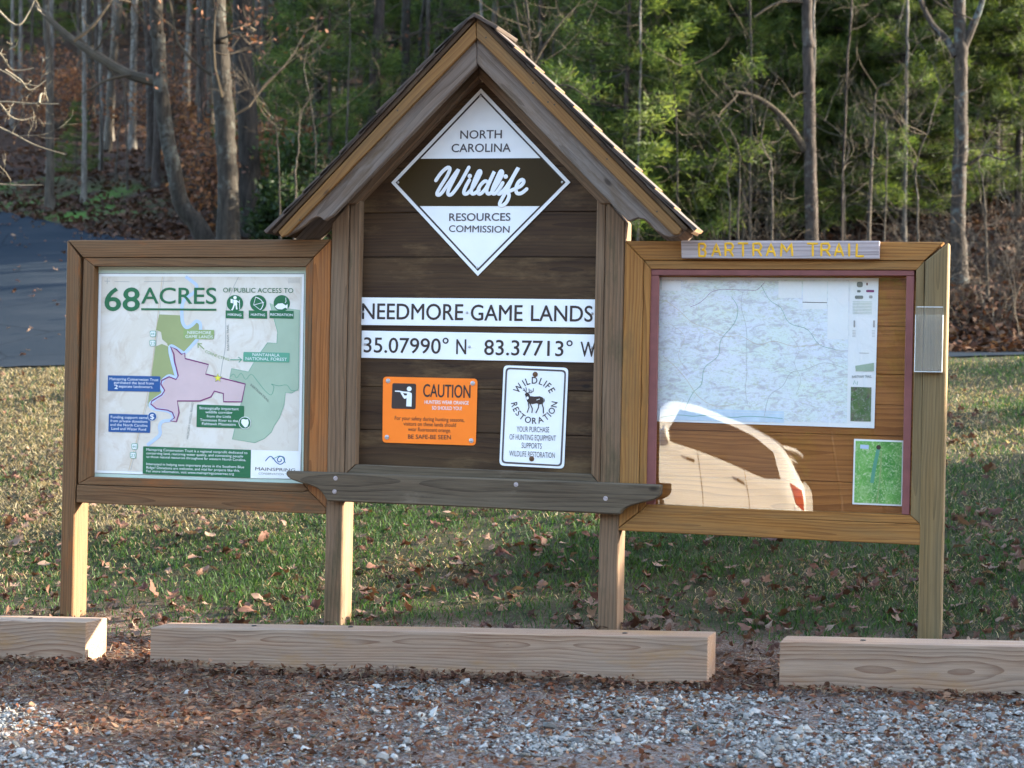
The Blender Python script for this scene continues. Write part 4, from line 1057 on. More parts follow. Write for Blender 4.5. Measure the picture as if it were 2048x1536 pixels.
# clear leaflet holder on the outer post
Y0h = -.032
hp = Ps([(1831, 613), (1887, 613.5), (1884, 745), (1828, 744)], Y0h)
hd = thing('leaflet_holder', 'empty clear plastic leaflet holder screwed to the outer post of the map case', 'leaflet holder', (hp[3][0] / 2 + hp[2][0] / 2, -.016, hp[3][1]))
x0, x1, z0, z1 = hp[3][0], hp[2][0], hp[3][1], hp[0][1]
mb = MB(); box(mb, (x0, -.004, z0), (x1, -.0015, z1 + .002), .0006); emit('back_plate', mb, M_HOLDER, hd)
mb = MB(); box(mb, (x0, Y0h, z0), (x1, Y0h + .0025, z1 - .035), .0006); emit('front_plate', mb, M_HOLDER, hd)
M_EDGE = plain('bright_acrylic_edge', (.62, .62, .60), .25, .5, .05, 30)
mb = MB()
box(mb, (x0 + .0005, Y0h + .003, z0 + .0005), (x1 - .0005, -.0045, z0 + .004), .0005)
box(mb, (x0, Y0h + .003, z0 + .0045), (x0 + .0025, -.0045, z1 - .035), .0005); box(mb, (x1 - .0025, Y0h + .003, z0 + .0045), (x1, -.0045, z1 - .035), .0005)
box(mb, (x0 + .003, -.0068, z1 - .002), (x1 - .003, -.0045, z1 + .001), .0005)
emit('edge_strip', mb, M_EDGE, hd)

# ------------------------------------------------------------------ parking timbers
def timber(label, a, b, Y0=-.85, Y1=-.66, h=.186, spikes=()):
    """a, b: top front corners (x, z)"""
    mb = MB()
    bm = prism_bm([(a[0], a[1] - h), (b[0], b[1] - h), (b[0], b[1]), (a[0], a[1])], Y0, Y1, .006, 2)
    bm.verts.index_update(); bm_into(mb, bm)
    o = tag(emit('parking_timber', mb, W_TIMBER, grain=(b[0] - a[0], 0, b[1] - a[1])), label, 'parking timber', 'timbers along the edge of the gravel')
    for t, yy in spikes:
        x = a[0] + (b[0] - a[0]) * t; z = a[1] + (b[1] - a[1]) * t
        m2 = MB(); lathe(m2, (x, yy, z - .002), (0, 0, 1), [(0, .012), (.004, .012), (.006, .008), (.006, 0)], 10)
        emit('spike_head', m2, M_BLACK, o)
    return o
lt = at(172, 1245, -.85); l0 = at(0, 1241, -.85); sl = (lt[2] - l0[2]) / (lt[0] - l0[0])
timber('pale square timber with its sunlit sawn end beside the post of the 68 acres board', (lt[0] - 2.44, lt[2] - 2.44 * sl), (lt[0], lt[2]), spikes=((.86, -.75),))
timber('long pale square timber lying in front of the gabled kiosk', (-1.384, .046), (1.092, .151), spikes=((.18, -.74), (.36, -.72), (.855, -.77)))
timber('pale timber with strong swirling grain in front of the map case', (1.380, .151), (3.82, .245), spikes=((.13, -.76), (.42, -.75)))

# ------------------------------------------------------------------ the parked car whose reflection shows in the clear front
def car(X0, Y0_, zg):
    root = thing('parked_car', 'white estate car parked facing away across the gravel, seen reflected in the map case front', 'car', (X0 - 2.3, Y0_ - .92, zg))
    paint = NT('white_car_paint'); paint.p.inputs['Coat Weight'].default_value = .6; paint.p.inputs['Coat Roughness'].default_value = .05
    paint = paint.done((.80, .755, .67), .35, .5)  # cream tint: warm sunlight put into the white car's colour
    glass = plain('dark_car_glass', (.012, .012, .014), .05, .5, .05)
    tyre = plain('tyre_rubber', (.02, .02, .02), .85, .2, .1); alloy = plain('alloy_wheel', (.5, .5, .52), .3, .5, .1, 20, .8)
    red = plain('red_lamp_lens', (.30, .008, .008), .12, .5, .05); clear = plain('clear_lamp_lens', (.6, .6, .6), .1, .5, .05); seam = plain('dark_door_gap', (.08, .075, .07), .6, .2, .05)
    L = 4.6
    xs = np.linspace(0, L, 70)
    # profile heights along the car from the tail
    zt = np.interp(xs, [0, .06, .22, .5, 1.2, 2.2, 2.9, 3.55, 3.9, 4.4, 4.6], [.98, 1.08, 1.27, 1.37, 1.425, 1.43, 1.36, 1.06, 1.0, .88, .72])
    zt = np.convolve(np.pad(zt, 2, mode='edge'), np.ones(5) / 5, 'valid')
    hb = .92 * (1 - .16 * np.clip((.45 - xs) / .45, 0, 1) ** 2 - .22 * np.clip((xs - 3.9) / .7, 0, 1) ** 2)
    def side_y(x, z):
        w = np.interp(x, xs, hb); top = np.interp(x, xs, zt)
        low = np.where(z < .55, -.05 * ((.55 - z) / .35) ** 2, 0)
        tum = np.where(z > .98, -.23 * (np.clip(z - .98, 0, 1) / .68) ** 1.15, 0)
        sh = .012 * np.exp(-((z - .90) / .05) ** 2)
        return w + low + tum + sh
    def T(x, y, z): return (X0 - x, Y0_ - .92 + y, zg + z)
    n = 26
    mb = MB(); rows = []
    for x, top in zip(xs, zt):
        zz = np.linspace(.24, top - .05, n); yy = side_y(x, zz)
        pr = [(x, y, z) for y, z in zip(yy, zz)]
        y_e = yy[-1]
        for k in range(1, 6):
            a = k / 5 * math.pi / 2; pr.append((x, y_e - .10 * math.sin(a) * .9, top - .05 + .05 * (1 - math.cos(a)) * 0 + .05 * math.sin(a)))
        for k in (.66, .33): pr.append((x, (y_e - .1) * k, top + .012 * (1 - k)))
        half = pr; full = half + [(x, -y, z) for x, y, z in ([(x, 0, top + .015)] + half[::-1])]
        rows.append([T(*p) for p in full])
    m_ = len(rows[0]); V = np.array(rows).reshape(-1, 3)
    f = [(i * m_ + j, i * m_ + j + 1, (i + 1) * m_ + j + 1, (i + 1) * m_ + j) for i in range(len(rows) - 1) for j in range(m_ - 1)]
    mb.add(V, f)
    for i in (0, len(rows) - 1):
        for j in range(m_ // 2): mb.add([V[i * m_ + j], V[i * m_ + j + 1], V[i * m_ + m_ - 2 - j], V[i * m_ + m_ - 1 - j]], [(0, 1, 2, 3)])
    emit('body', mb, paint, root, smooth=True)
    def skin(name, pts, mat, off=.006, sides=(1, -1), nv=10, par=root):
        """panel on the body side: outline (x, z) filled as a loft between its lower and upper edge"""
        P_ = np.array(pts); lo = P_[P_[:, 2] == 0][:, :2]; hi = P_[P_[:, 2] == 1][:, :2]
        for s in sides:
            mb = MB(); uu = np.linspace(0, 1, 24)
            a = np.stack([np.interp(uu, np.linspace(0, 1, len(lo)), lo[:, k]) for k in (0, 1)], 1); b = np.stack([np.interp(uu, np.linspace(0, 1, len(hi)), hi[:, k]) for k in (0, 1)], 1)
            V = []
            for t in np.linspace(0, 1, nv):
                q = a * (1 - t) + b * t
                V += [T(x, s * (side_y(x, z) + off), z) for x, z in q]
            mb.add(V, [(j * 24 + i, j * 24 + i + 1, (j + 1) * 24 + i + 1, (j + 1) * 24 + i) for j in range(nv - 1) for i in range(23)])
            emit(name, mb, mat, par, smooth=True)
    skin('side_window', [(.44, 1.02, 0), (.8, .975, 0), (1.4, .975, 0), (2.1, .975, 0), (3.1, .965, 0), (.56, 1.26, 1), (.9, 1.33, 1), (1.4, 1.365, 1), (2.1, 1.37, 1), (2.65, 1.32, 1)], glass)
    skin('tail_lamp', [(.03, .80, 0), (.20, .85, 0), (.05, 1.0, 1), (.26, 1.02, 1)], red, .012)
    skin('reverse_lamp', [(.03, .70, 0), (.18, .72, 0), (.03, .78, 1), (.24, .83, 1)], clear, .012)
    for x0 in (1.28, 2.45): skin('handle_shade', [(x0 - .01, .835, 0), (x0 + .17, .835, 0), (x0, .868, 1), (x0 + .16, .868, 1)], seam, .004, nv=3)  # dark strip below each handle: shade put into colour
    for x0 in (1.28, 2.45): skin('door_handle', [(x0, .865, 0), (x0 + .2, .865, 0), (x0, .895, 1), (x0 + .2, .895, 1)], paint, .035, nv=3)
    for x0 in (1.20, 2.32, 3.35): skin('door_gap', [(x0, .35, 0), (x0 + .014, .35, 0), (x0 + .02, 1.0, 1), (x0 + .034, 1.0, 1)], seam, .003, nv=14)
    mb = MB(); V = [T(x, y, z) for z, x, w in ((1.06, .045, .70), (1.14, .10, .62), (1.24, .19, .55)) for x, y in ((x - .012, -w), (x - .012, 0), (x - .012, w))]
    mb.add(V, [(0, 1, 4, 3), (1, 2, 5, 4), (3, 4, 7, 6), (4, 5, 8, 7)]); emit('rear_window', mb, glass, root)
    mb = MB(); V = [T(x, y, z) for z, x, w in ((1.09, 3.56, .72), (1.20, 3.22, .66), (1.33, 2.98, .58)) for x, y in ((x + .02, -w), (x + .02, 0), (x + .02, w))]
    mb.add(V, [(0, 1, 4, 3), (1, 2, 5, 4), (3, 4, 7, 6), (4, 5, 8, 7)]); emit('windscreen', mb, glass, root)
    mb = MB(); box(mb, T(.32, -.55, 1.56), T(-.06, .55, 1.60), .012) if False else None
    q0, q1 = T(.36, -.58, 1.325), T(.06, .58, 1.36)
    box(mb, (min(q0[0], q1[0]), min(q0[1], q1[1]), min(q0[2], q1[2])), (max(q0[0], q1[0]), max(q0[1], q1[1]), max(q0[2], q1[2])), .012); emit('tail_spoiler', mb, paint, root)
    for s in (1, -1):
        mb = MB(); c = T(3.0, s * 1.0, 1.03); lathe(mb, (c[0] - .05, c[1], c[2]), (1, 0, 0), [(0, .0), (.01, .07), (.06, .085), (.10, .08), (.11, 0)], 14); emit('wing_mirror', mb, paint, root, smooth=True)
        for x in (.85, 3.62):
            c = T(x, s * .80, .33); mb = MB(); lathe(mb, (c[0], c[1] - s * .12, c[2]), (0, s, 0), [(0, .2), (0, .32), (.02, .335), (.20, .335), (.225, .315), (.23, .22), (.215, .21)], 28); w_ = emit('wheel', mb, tyre, root, smooth=True)
            mb = MB(); lathe(mb, (c[0], c[1] + s * .085, c[2]), (0, s, 0), [(0, .21), (.006, .2), (.012, .06), (.02, .03), (.02, 0)], 20)
            emit('rim', mb, alloy, w_)
    return root
CAR_X, CAR_Y = .24, -9.0
car(CAR_X, CAR_Y, float(gz(-1.8, -9.9)))
PANE_TILT, PANE_TWIST, PANE_BOW, PANE_YAW = .024, .047, .096, 0.0
pane([(1316, 550), (1815, 551.5), (1806, 1029), (1307, 1009)], .040, M_PANE, RBD, PANE_TILT, PANE_TWIST, PANE_BOW, PANE_YAW)

# ------------------------------------------------------------------ trees and woods
def unit(v): v = np.asarray(v, float); return v / (np.linalg.norm(v) + 1e-9)
def branch(mb, p, d, L, r, depth, rg, up=.12, wild=.32, tint=None, tips=None):
    n = 6 if depth > 0 else 5
    P_ = [np.array(p, float)]; d = unit(d)
    for i in range(n):
        d = unit(d + rg.normal(0, wild, 3) * (.5 + .2 * i / n) + np.array([0, 0, up]))
        P_.append(P_[-1] + d * L / n)
    P_ = np.array(P_)
    tube(mb, P_, np.linspace(r, r * .3, n + 1), 5 if r > .03 else (4 if r > .012 else 3), cap=False)
    if tips is not None: tips.extend(P_[2:])
    if depth > 0:
        k = rg.integers(3, 6)
        for t in rg.uniform(.25, 1.0, k):
            i = min(int(t * n), n - 1); q = P_[i] + (P_[i + 1] - P_[i]) * (t * n - i)
            dd = unit(unit(P_[i + 1] - P_[i]) + rg.normal(0, .75, 3))
            branch(mb, q, dd, L * rg.uniform(.4, .65), max(r * .5, .0026), depth - 1, rg, up, wild, tint, tips)
def leaf_cards(mb, pts, n, size, rg, spread, cols):
    pts = np.asarray(pts); c = pts[rg.integers(0, len(pts), n)] + rg.normal(0, spread, (n, 3))
    a = rg.normal(0, 1, (n, 3)); a /= np.linalg.norm(a, axis=1)[:, None]
    b = np.cross(a, rg.normal(0, 1, (n, 3))); b /= np.linalg.norm(b, axis=1)[:, None]
    s = size * rg.uniform(.6, 1.3, (n, 1))
    V = np.stack([c - a * s, c + b * s * .45, c + a * s, c - b * s * .45], 1).reshape(-1, 3)
    ci = rg.integers(0, len(cols), n); t = np.asarray(cols)[ci] * rg.uniform(.7, 1.25, (n, 1))
    mb.add(V, np.arange(4 * n).reshape(-1, 4), np.repeat(t, 4, 0))
BROWN_LEAF = [(.15, .058, .03), (.20, .085, .042), (.11, .048, .03), (.24, .11, .06)]
def trunk_tree(name, label, cat, pix, dep, wpx, mat, H=13.0, nb=14, bl=2.2, seed=0, limbs=(), leaves=0, hmin=2.5, group=None, twig=None, lean_dep=0.0):
    """a bare tree whose trunk follows pixel points (base first) at one distance, carried on up out of the picture"""
    rg = np.random.default_rng(seed)
    pts = [atd(px, py, dep + lean_dep * i) for i, (px, py) in enumerate(pix)]
    b = pts[0].copy(); b[2] = float(gz(b[0], b[1])); pts[0] = b - np.array([0, 0, .25])
    if len(pts) > 1 and pts[1][2] < b[2] + .3: pts[1][2] = b[2] + .3
    dr = unit(pts[-1] - pts[-2]); dr = unit(dr + np.array([0, 0, 1.0]))
    top = b[2] + H
    if pts[-1][2] < top:
        k = (top - pts[-1][2]) / dr[2]
        pts.append(pts[-1] + dr * k * .5 + rg.normal(0, .1, 3)); pts.append(pts[-2] + dr * k + rg.normal(0, .25, 3))
    path = smooth_path(pts, 7)
    path[1:, :2] += rg.normal(0, .006, (len(path) - 1, 2))
    hh = np.clip((path[:, 2] - b[2]) / H, 0, 1)
    r0 = wpx / 2 / F_PX * dep
    rad = r0 * (1.0 - .75 * hh) * (1 + .45 * np.exp(-np.clip(path[:, 2] - b[2], 0, 9) / .28)) * (1 + rg.normal(0, .025, len(path)))
    root = thing(name, label, cat, b, group)
    mb = MB(); tube(mb, path, rad, 14 if wpx > 20 else 8)
    emit('trunk', mb, mat, root, smooth=True)
    mb = MB(); tips = []
    for (lp, lw, dd) in limbs:
        q = smooth_path([atd(px, py, dep + dd * i) for i, (px, py) in enumerate(lp)], 5)
        r = lw / 2 / F_PX * dep
        tube(mb, q, np.linspace(r, r * .35, len(q)), 8)
        for k in range(4):
            i = rg.integers(len(q) // 3, len(q)); branch(mb, q[i], unit(rg.normal(0, .6, 3) + np.array([0, 0, .2])), rg.uniform(.3, .9), r * .2, 1, rg, .1, .35, None, tips)
    for k in range(nb):
        i = rg.integers(0, len(path))
        if path[i, 2] - b[2] < hmin: continue
        az = rg.uniform(0, 2 * math.pi)
        d = np.array([math.cos(az), math.sin(az), rg.uniform(-.1, .7)])
        branch(mb, path[i], d, bl * rg.uniform(.5, 1.2), max(rad[i] * rg.uniform(.10, .22), .006), 2, rg, .1, .34, None, tips)
    mats = [twig or B_TWIG]
    if leaves and tips:
        emit('crown', mb, mats, root)
        m2 = MB(); leaf_cards(m2, tips, leaves, .042, rg, .07, BROWN_LEAF); emit('dry_leaves', m2, M_LEAF, root, tint=True)
    elif mb.v: emit('crown', mb, mats, root)
    return root

trunk_tree('bent_tree', 'grey lichened tree with a sharply bowed lower trunk above the 68 acres board', 'tree', [(432, 486), (396, 462), (366, 415), (350, 350), (338, 290), (323, 190), (317, 80), (312, 0)], 25.5, 33, B_PALE, 12, 16, 1.9, 1, limbs=[([(330, 165), (262, 150), (195, 112), (140, 75), (85, 25), (40, -20)], 24, .25), ([(146, 82), (182, 55), (215, 12), (240, -30)], 9, .1), ([(262, 150), (215, 160), (160, 190)], 8, -.1)])
trunk_tree('pale_trunk_tree', 'stout pale grey tree standing beside the dark trunk above the 68 acres board', 'tree', [(458, 488), (456, 380), (449, 240), (440, 110), (432, 0)], 24.5, 44, B_PALE, 14, 18, 2.0, 2, leaves=350, hmin=1.2)
trunk_tree('dark_trunk_tree', 'thick dark furrowed tree just behind the pale grey trunk', 'tree', [(503, 488), (499, 330), (490, 160), (484, 0)], 26.5, 44, B_DARK, 15, 12, 1.8, 3, hmin=3.5)
trunk_tree('sunlit_tree', 'slim tree with a bright sunlit edge on the leafy bank near the road', 'tree', [(216, 288), (222, 180), (232, 80), (240, 0)], 41, 15, B_GREY, 13, 12, 2.4, 4)
trunk_tree('sunlit_tree', 'thin sunlit tree left of the slim bright-edged one on the leafy bank', 'tree', [(163, 228), (160, 140), (157, 40), (155, -20)], 46, 9, B_GREY, 12, 10, 2.0, 5)
trunk_tree('sunlit_tree', 'pale bank tree with a lit side between the two slimmest bank trees', 'tree', [(184, 245), (182, 150), (180, 60), (178, -20)], 45, 14, B_PALE, 12, 10, 2.0, 6)
trunk_tree('slim_tree', 'straight slim grey tree to the right of the thick dark trunk', 'tree', [(530, 300), (531, 200), (528, 100), (527, -10)], 36, 16, B_GREY, 13, 10, 2.0, 7, leaves=300)
trunk_tree('slim_tree', 'slim tree with one bright sunlit edge left of the kiosk roof', 'tree', [(548, 285), (552, 200), (550, 90), (545, -10)], 37, 17, B_PALE, 13, 10, 2.0, 8)
trunk_tree('slim_tree', 'dark slim tree close behind the bright-edged slim tree left of the roof', 'tree', [(582, 290), (584, 200), (586, 90), (586, -10)], 38, 20, B_DARK, 14, 10, 2.0, 9)
trunk_tree('slim_tree', 'pale broken-looking tree rising beside the left roof slope', 'tree', [(632, 345), (634, 230), (640, 100), (638, -10)], 31, 19, B_PALE, 12, 14, 2.0, 10, leaves=200)
trunk_tree('slim_tree', 'brown pine trunk rising behind the upper left roof slope', 'tree', [(742, 330), (748, 200), (754, 90), (760, -10)], 30, 26, B_PINE, 14, 10, 2.2, 12)
trunk_tree('slim_tree', 'pale sunlit trunk between the brown pine trunk and the roof peak', 'tree', [(808, 300), (810, 180), (812, 80), (813, -10)], 31, 21, B_PALE, 13, 12, 2.0, 13)
trunk_tree('slim_tree', 'thin pale trunk leaning beside the roof peak', 'tree', [(832, 280), (838, 130), (844, 40), (850, -20)], 33, 10, B_PALE, 12, 10, 1.8, 14)
trunk_tree('slim_tree', 'grey trunk just left of the roof peak', 'tree', [(870, 260), (874, 120), (880, 40), (886, -20)], 34, 14, B_GREY, 12, 12, 2.0, 15)
trunk_tree('lichen_tree', 'small forked blue-grey lichened tree beside the roof peak', 'tree', [(1090, 420), (1075, 220), (1062, 110), (1056, 40)], 22, 9, B_PALE, 5.5, 26, 1.5, 16, limbs=[([(1064, 115), (1040, 60), (1028, -10)], 7, .0), ([(1066, 130), (1110, 60), (1150, 15)], 6, .05), ([(1072, 190), (1130, 170), (1180, 200)], 5, -.1)], hmin=1.0)
trunk_tree('pine_tree', 'grey pine trunk behind the right roof slope', 'tree', [(1205, 470), (1200, 330), (1194, 180), (1190, -10)], 28, 26, B_PINE, 14, 14, 1.8, 17)
trunk_tree('pine_tree', 'tall straight pine with a forked dead limb above the map case', 'tree', [(1624, 560), (1622, 400), (1619, 240), (1617, 110), (1614, -10)], 25, 27, B_PINE, 15, 6, 1.4, 18, limbs=[([(1610, 300), (1590, 268), (1562, 232), (1530, 205), (1500, 190), (1468, 184)], 17, -.1), ([(1612, 8), (1590, 2), (1550, 8), (1508, 34)], 9, -.08), ([(1622, 188), (1600, 185), (1585, 195)], 6, -.1)])
trunk_tree('oak_tree', 'forked oak with a blue-grey streaked trunk behind the outer corner of the map case', 'tree', [(1920, 585), (1916, 440), (1922, 280), (1922, 120), (1918, -10)], 24, 31, B_OAK, 13, 12, 2.0, 19, limbs=[([(1912, 112), (1892, 78), (1862, 45), (1838, -10), (1830, -60)], 17, .05), ([(1926, 96), (1946, 50), (1962, 10), (1975, -40)], 20, -.05), ([(1938, 330), (1970, 310), (2010, 320), (2045, 300)], 6, -.2)], twig=B_OAK, hmin=3.5)
trunk_tree('edge_tree', 'pale grey trunk behind the oak, cut off by the picture edge', 'tree', [(2038, 560), (2036, 400), (2032, 240), (2030, -10)], 31, 24, B_PALE, 13, 14, 2.0, 20, leaves=150)
sap = [(1475, 470, 1478, 300, 6, 24), (1545, 480, 1542, 330, 7, 23), (1735, 480, 1748, 250, 9, 25), (1460, 480, 1455, 360, 5, 22), (1840, 500, 1832, 330, 6, 22), (1978, 560, 1968, 380, 6, 23), (1355, 470, 1350, 200, 6, 26), (1290, 380, 1298, 0, 7, 30), (1770, 470, 1775, 300, 5, 23), (1690, 480, 1684, 350, 5, 22), (230, 300, 262, 150, 4, 33), (258, 310, 240, 120, 4, 32), (205, 320, 196, 160, 4, 34), (400, 330, 398, 40, 6, 33), (345, 260, 348, 90, 5, 36), (412, 300, 402, 120, 5, 31), (640, 430, 620, 200, 5, 25), (590, 440, 596, 300, 6, 24), (565, 450, 552, 260, 5, 24), (690, 380, 700, 60, 6, 28), (480, 200, 478, 0, 9, 44), (350, 210, 346, 0, 8, 45), (100, 180, 95, 0, 9, 48), (60, 160, 66, 0, 8, 50), (1990, 430, 2000, 160, 7, 30)]
for i, (x0, y0, x1, y1, w_, dp) in enumerate(sap):
    side = 'left' if x0 < 720 else 'right'
    trunk_tree('bare_sapling', 'thin bare sapling standing among the larger trees of the wood', 'sapling', [(x0, y0), ((x0 + x1) / 2 + random.uniform(-3, 3), (y0 + y1) / 2), (x1, y1)], dp, w_, B_GREY if i % 3 else B_PALE, (6.5 if y1 < 20 else max(2.2, float(atd(x1, y1, dp)[2] - gz(*atd(x0, y0, dp)[:2])) + .8)), 9, 1.1, 40 + i, hmin=.8, group='bare saplings in the wood', leaves=260 if x0 in (400, 345, 412, 480, 350) else 0)

rgs = np.random.default_rng(808)
for i in range(52):
    px = rgs.uniform(20, 1190) if i < 44 else rgs.uniform(1250, 1900); dp = rgs.uniform(27.5, 50); w_ = rgs.uniform(7, 18); le = rgs.normal(0, 10)
    if i >= 44: dp, w_ = rgs.uniform(25.5, 30), rgs.uniform(5, 8)
    q_ = atd(px, 300, dp)
    if bool(road_mask(q_[0], q_[1], 1.2)): dp += 11
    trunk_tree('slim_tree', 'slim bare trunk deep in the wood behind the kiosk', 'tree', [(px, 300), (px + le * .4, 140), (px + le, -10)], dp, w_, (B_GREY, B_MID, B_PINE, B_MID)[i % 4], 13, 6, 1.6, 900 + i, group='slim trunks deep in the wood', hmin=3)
# evergreens: a few crowns, each tree a thing of its own
GREEN = np.array([(.042, .070, .016), (.063, .098, .021), (.094, .132, .030), (.034, .059, .016), (.13, .165, .040)])
def evergreen_meshes(seed, H, R0, z0):
    rg = np.random.default_rng(seed)
    mt = MB(); tube(mt, [(0, 0, -.3), (0, 0, .3), (.02, .03, H * .5), (0, 0, H)], [.085 * H / 8, .075 * H / 8, .05 * H / 8, .01], 8)
    mc = MB(); z = z0
    C, D, TT = [], [], []
    while z < H - .2:
        k = (z - z0) / (H - z0); Lw = R0 * (1 - k ** 1.5) * rg.uniform(.75, 1.1) + .25
        nbr = rg.integers(5, 8); a0 = rg.uniform(0, 6.28)
        for j in range(nbr):
            if rg.random() < .12: continue
            a = a0 + j / nbr * 6.28 + rg.normal(0, .15); L = Lw * rg.uniform(.6, 1.15)
            t = np.linspace(0, 1, 6)
            P_ = np.stack([np.cos(a) * L * t, np.sin(a) * L * t, z + L * (-.10 * t + .16 * t * t) + rg.normal(0, .03, 6) * t], 1)
            tube(mt, P_, np.linspace(.02, .005, 6) * H / 8, 3, cap=False)
            m = int(16 + 16 * L)
            s = rg.uniform(.22, 1.0, m) ** .8
            base = np.stack([np.interp(s, t, P_[:, q]) for q in range(3)], 1)
            sw = rg.uniform(-1, 1, m) * (.40 * L * (1.1 - s)) * .9
            base += np.stack([-np.sin(a) * sw + np.cos(a) * abs(sw) * .5, np.cos(a) * sw + np.sin(a) * abs(sw) * .5, rg.normal(0, .04, m) + .03], 1)
            dr = np.stack([np.cos(a) - np.sin(a) * np.sign(sw) * .8, np.sin(a) + np.cos(a) * np.sign(sw) * .8, rg.normal(.15, .2, m)], 1)
            C.append(base); D.append(dr)
            sh = GREEN[rg.integers(0, 5, m)] * (rg.uniform(.8, 1.2))
            TT.append(sh)
        z += rg.uniform(.26, .42)
    C = np.concatenate(C); D = np.concatenate(D); TT = np.concatenate(TT); D /= np.linalg.norm(D, axis=1)[:, None]
    nn = 13
    for q in range(nn):
        n = len(C); d = D + rg.normal(0, .55, (n, 3)); d /= np.linalg.norm(d, axis=1)[:, None]
        b = np.cross(d, rg.normal(0, 1, (n, 3))); b /= np.linalg.norm(b, axis=1)[:, None]
        ln = rg.uniform(.06, .125, (n, 1)); o = C + rg.normal(0, .045, (n, 3)); w_ = rg.uniform(.005, .010, (n, 1))
        V = np.stack([o - b * w_ * .6, o + b * w_ * .6, o + d * ln + b * w_ * .4, o + d * ln - b * w_ * .4], 1).reshape(-1, 3)
        mc.add(V, np.arange(4 * n).reshape(-1, 4), np.repeat(TT * rg.uniform(.75, 1.2, (n, 1)), 4, 0))
    return mt.mesh('trunk', B_PINE, smooth=True), mc.mesh('crown', M_NEEDLE, tint=True)
EV = [evergreen_meshes(100 + i, H, R0, z0) for i, (H, R0, z0) in enumerate(((9, 2.3, 1.6), (11, 2.6, 2.6), (7, 2.0, .5), (4.2, 1.5, .25), (12.5, 2.4, 4.0)))]
def evergreen(var, p, s, rot, label, group, name='evergreen_tree', cat='tree'):
    r = thing(name, label, cat, p, group); r.rotation_euler = (random.uniform(-.03, .03), random.uniform(-.03, .03), rot); r.scale = (s, s, s * random.uniform(.95, 1.1))
    for nm, me in zip(('trunk', 'crown'), EV[var]):
        o = bpy.data.objects.new(nm, me); o.parent = r; COL.objects.link(o)
    return r
rg = np.random.default_rng(77)
def ev_at(px, dep, var, s, label, group):
    p = atd(px, 700, dep); p[2] = float(gz(p[0], p[1]))
    return evergreen(var, p, s, rg.uniform(0, 6.28), label, group)
LB_R = ('dense evergreen in the sunlit wood behind the map case', 'evergreens behind the map case')
LB_C = ('dark evergreen in the wood behind the kiosk roof', 'evergreens behind the kiosk roof')
LB_L = ('evergreen high on the leafy bank beyond the road', 'evergreens on the leafy bank')
for px, dep, var, s in ((1310, 28, 3, 1.3), (1390, 29, 2, .85), (1440, 28, 3, 1.2), (1530, 29.5, 2, .8), (1580, 29, 2, .9), (1680, 28.5, 2, .85), (1730, 29, 0, .85), (1800, 28, 2, .8), (1880, 29.5, 0, .9), (1960, 29, 2, .95), (2030, 28.5, 2, .9), (1240, 27, 3, 1.3), (1330, 29, 2, 1.0), (1420, 32, 0, 1.0), (1480, 28, 2, .8), (1540, 34, 1, 1.0), (1660, 30, 0, .95), (1700, 35, 1, 1.05), (1780, 29, 2, 1.0), (1810, 33, 0, 1.1), (1860, 37, 1, 1.1), (1980, 30, 0, .95), (2040, 34, 1, 1.0), (2110, 30, 0, 1.0), (1590, 38, 1, 1.1), (1450, 39, 1, 1.1), (1350, 40, 4, 1.1), (1740, 41, 4, 1.1), (1930, 42, 1, 1.2), (2060, 44, 4, 1.2), (1640, 46, 4, 1.2), (1500, 48, 1, 1.2), (1250, 36, 0, 1.0), (1380, 52, 4, 1.2), (1820, 52, 1, 1.2), (1960, 56, 1, 1.3), (2180, 36, 1, 1.1), (1560, 58, 1, 1.3), (1700, 60, 4, 1.3)):
    ev_at(px, dep, var, s, *LB_R)
for px, dep, var, s in ((600, 33, 3, 1.0), (655, 30, 3, 1.1), (720, 36, 2, 1.0), (780, 40, 0, 1.0), (860, 38, 1, 1.0), (940, 36, 0, 1.1), (1010, 33, 2, 1.2), (1090, 36, 0, 1.1), (1160, 31, 2, 1.1), (1210, 42, 1, 1.1), (680, 46, 1, 1.0), (570, 50, 0, 1.0), (820, 50, 1, 1.2), (1050, 48, 4, 1.2), (920, 54, 1, 1.2), (760, 58, 4, 1.2), (1130, 56, 1, 1.2), (640, 60, 1, 1.1)):
    ev_at(px, dep, var, s, *LB_C)
for px, dep, var, s in ((30, 54, 0, 1.0), (100, 60, 1, 1.0), (330, 62, 0, 1.0), (260, 66, 1, 1.0), (430, 58, 0, 1.0), (-60, 52, 1, 1.0), (180, 70, 1, 1.2), (500, 64, 1, 1.1), (380, 72, 1, 1.2), (60, 72, 1, 1.2)):
    ev_at(px, dep, var, s, *LB_L)
# low evergreen shrubs on the bank and by the roof
def shrub(px, py, dep, w_, h_, seed, label, cols, n=5000, group=None):
    rg = np.random.default_rng(seed); p = atd(px, py, dep); p[2] = float(gz(p[0], p[1]))
    root = thing('evergreen_shrub', label, 'shrub', p, group)
    mb = MB(); tips = []
    for k in range(14):
        az = rg.uniform(0, 6.28); branch(mb, p, np.array([math.cos(az) * w_ / h_ * .8, math.sin(az) * w_ / h_ * .8, 1]), h_ * rg.uniform(.5, 1.0), .012, 2, rg, .05, .3, None, tips)
    emit('stems', mb, B_GREY, root)
    m2 = MB(); leaf_cards(m2, tips, n, .055, rg, .09, cols); emit('foliage', m2, M_NEEDLE, root, tint=True)
pp = atd(152, 290, 36); evergreen(3, gpt(pp[0], pp[1]), .36, 1.0, 'small dull green pine on the leafy bank below the sunlit trees', None)
shrub(600, 330, 27, .8, 1.2, 2, 'bright green shrub beside the left eave of the kiosk roof', [(.026, .048, .012), (.042, .068, .018)])
shrub(575, 420, 25, .7, .9, 3, 'dark low shrub under the left eave of the kiosk roof', [(.018, .034, .011), (.028, .048, .014)])
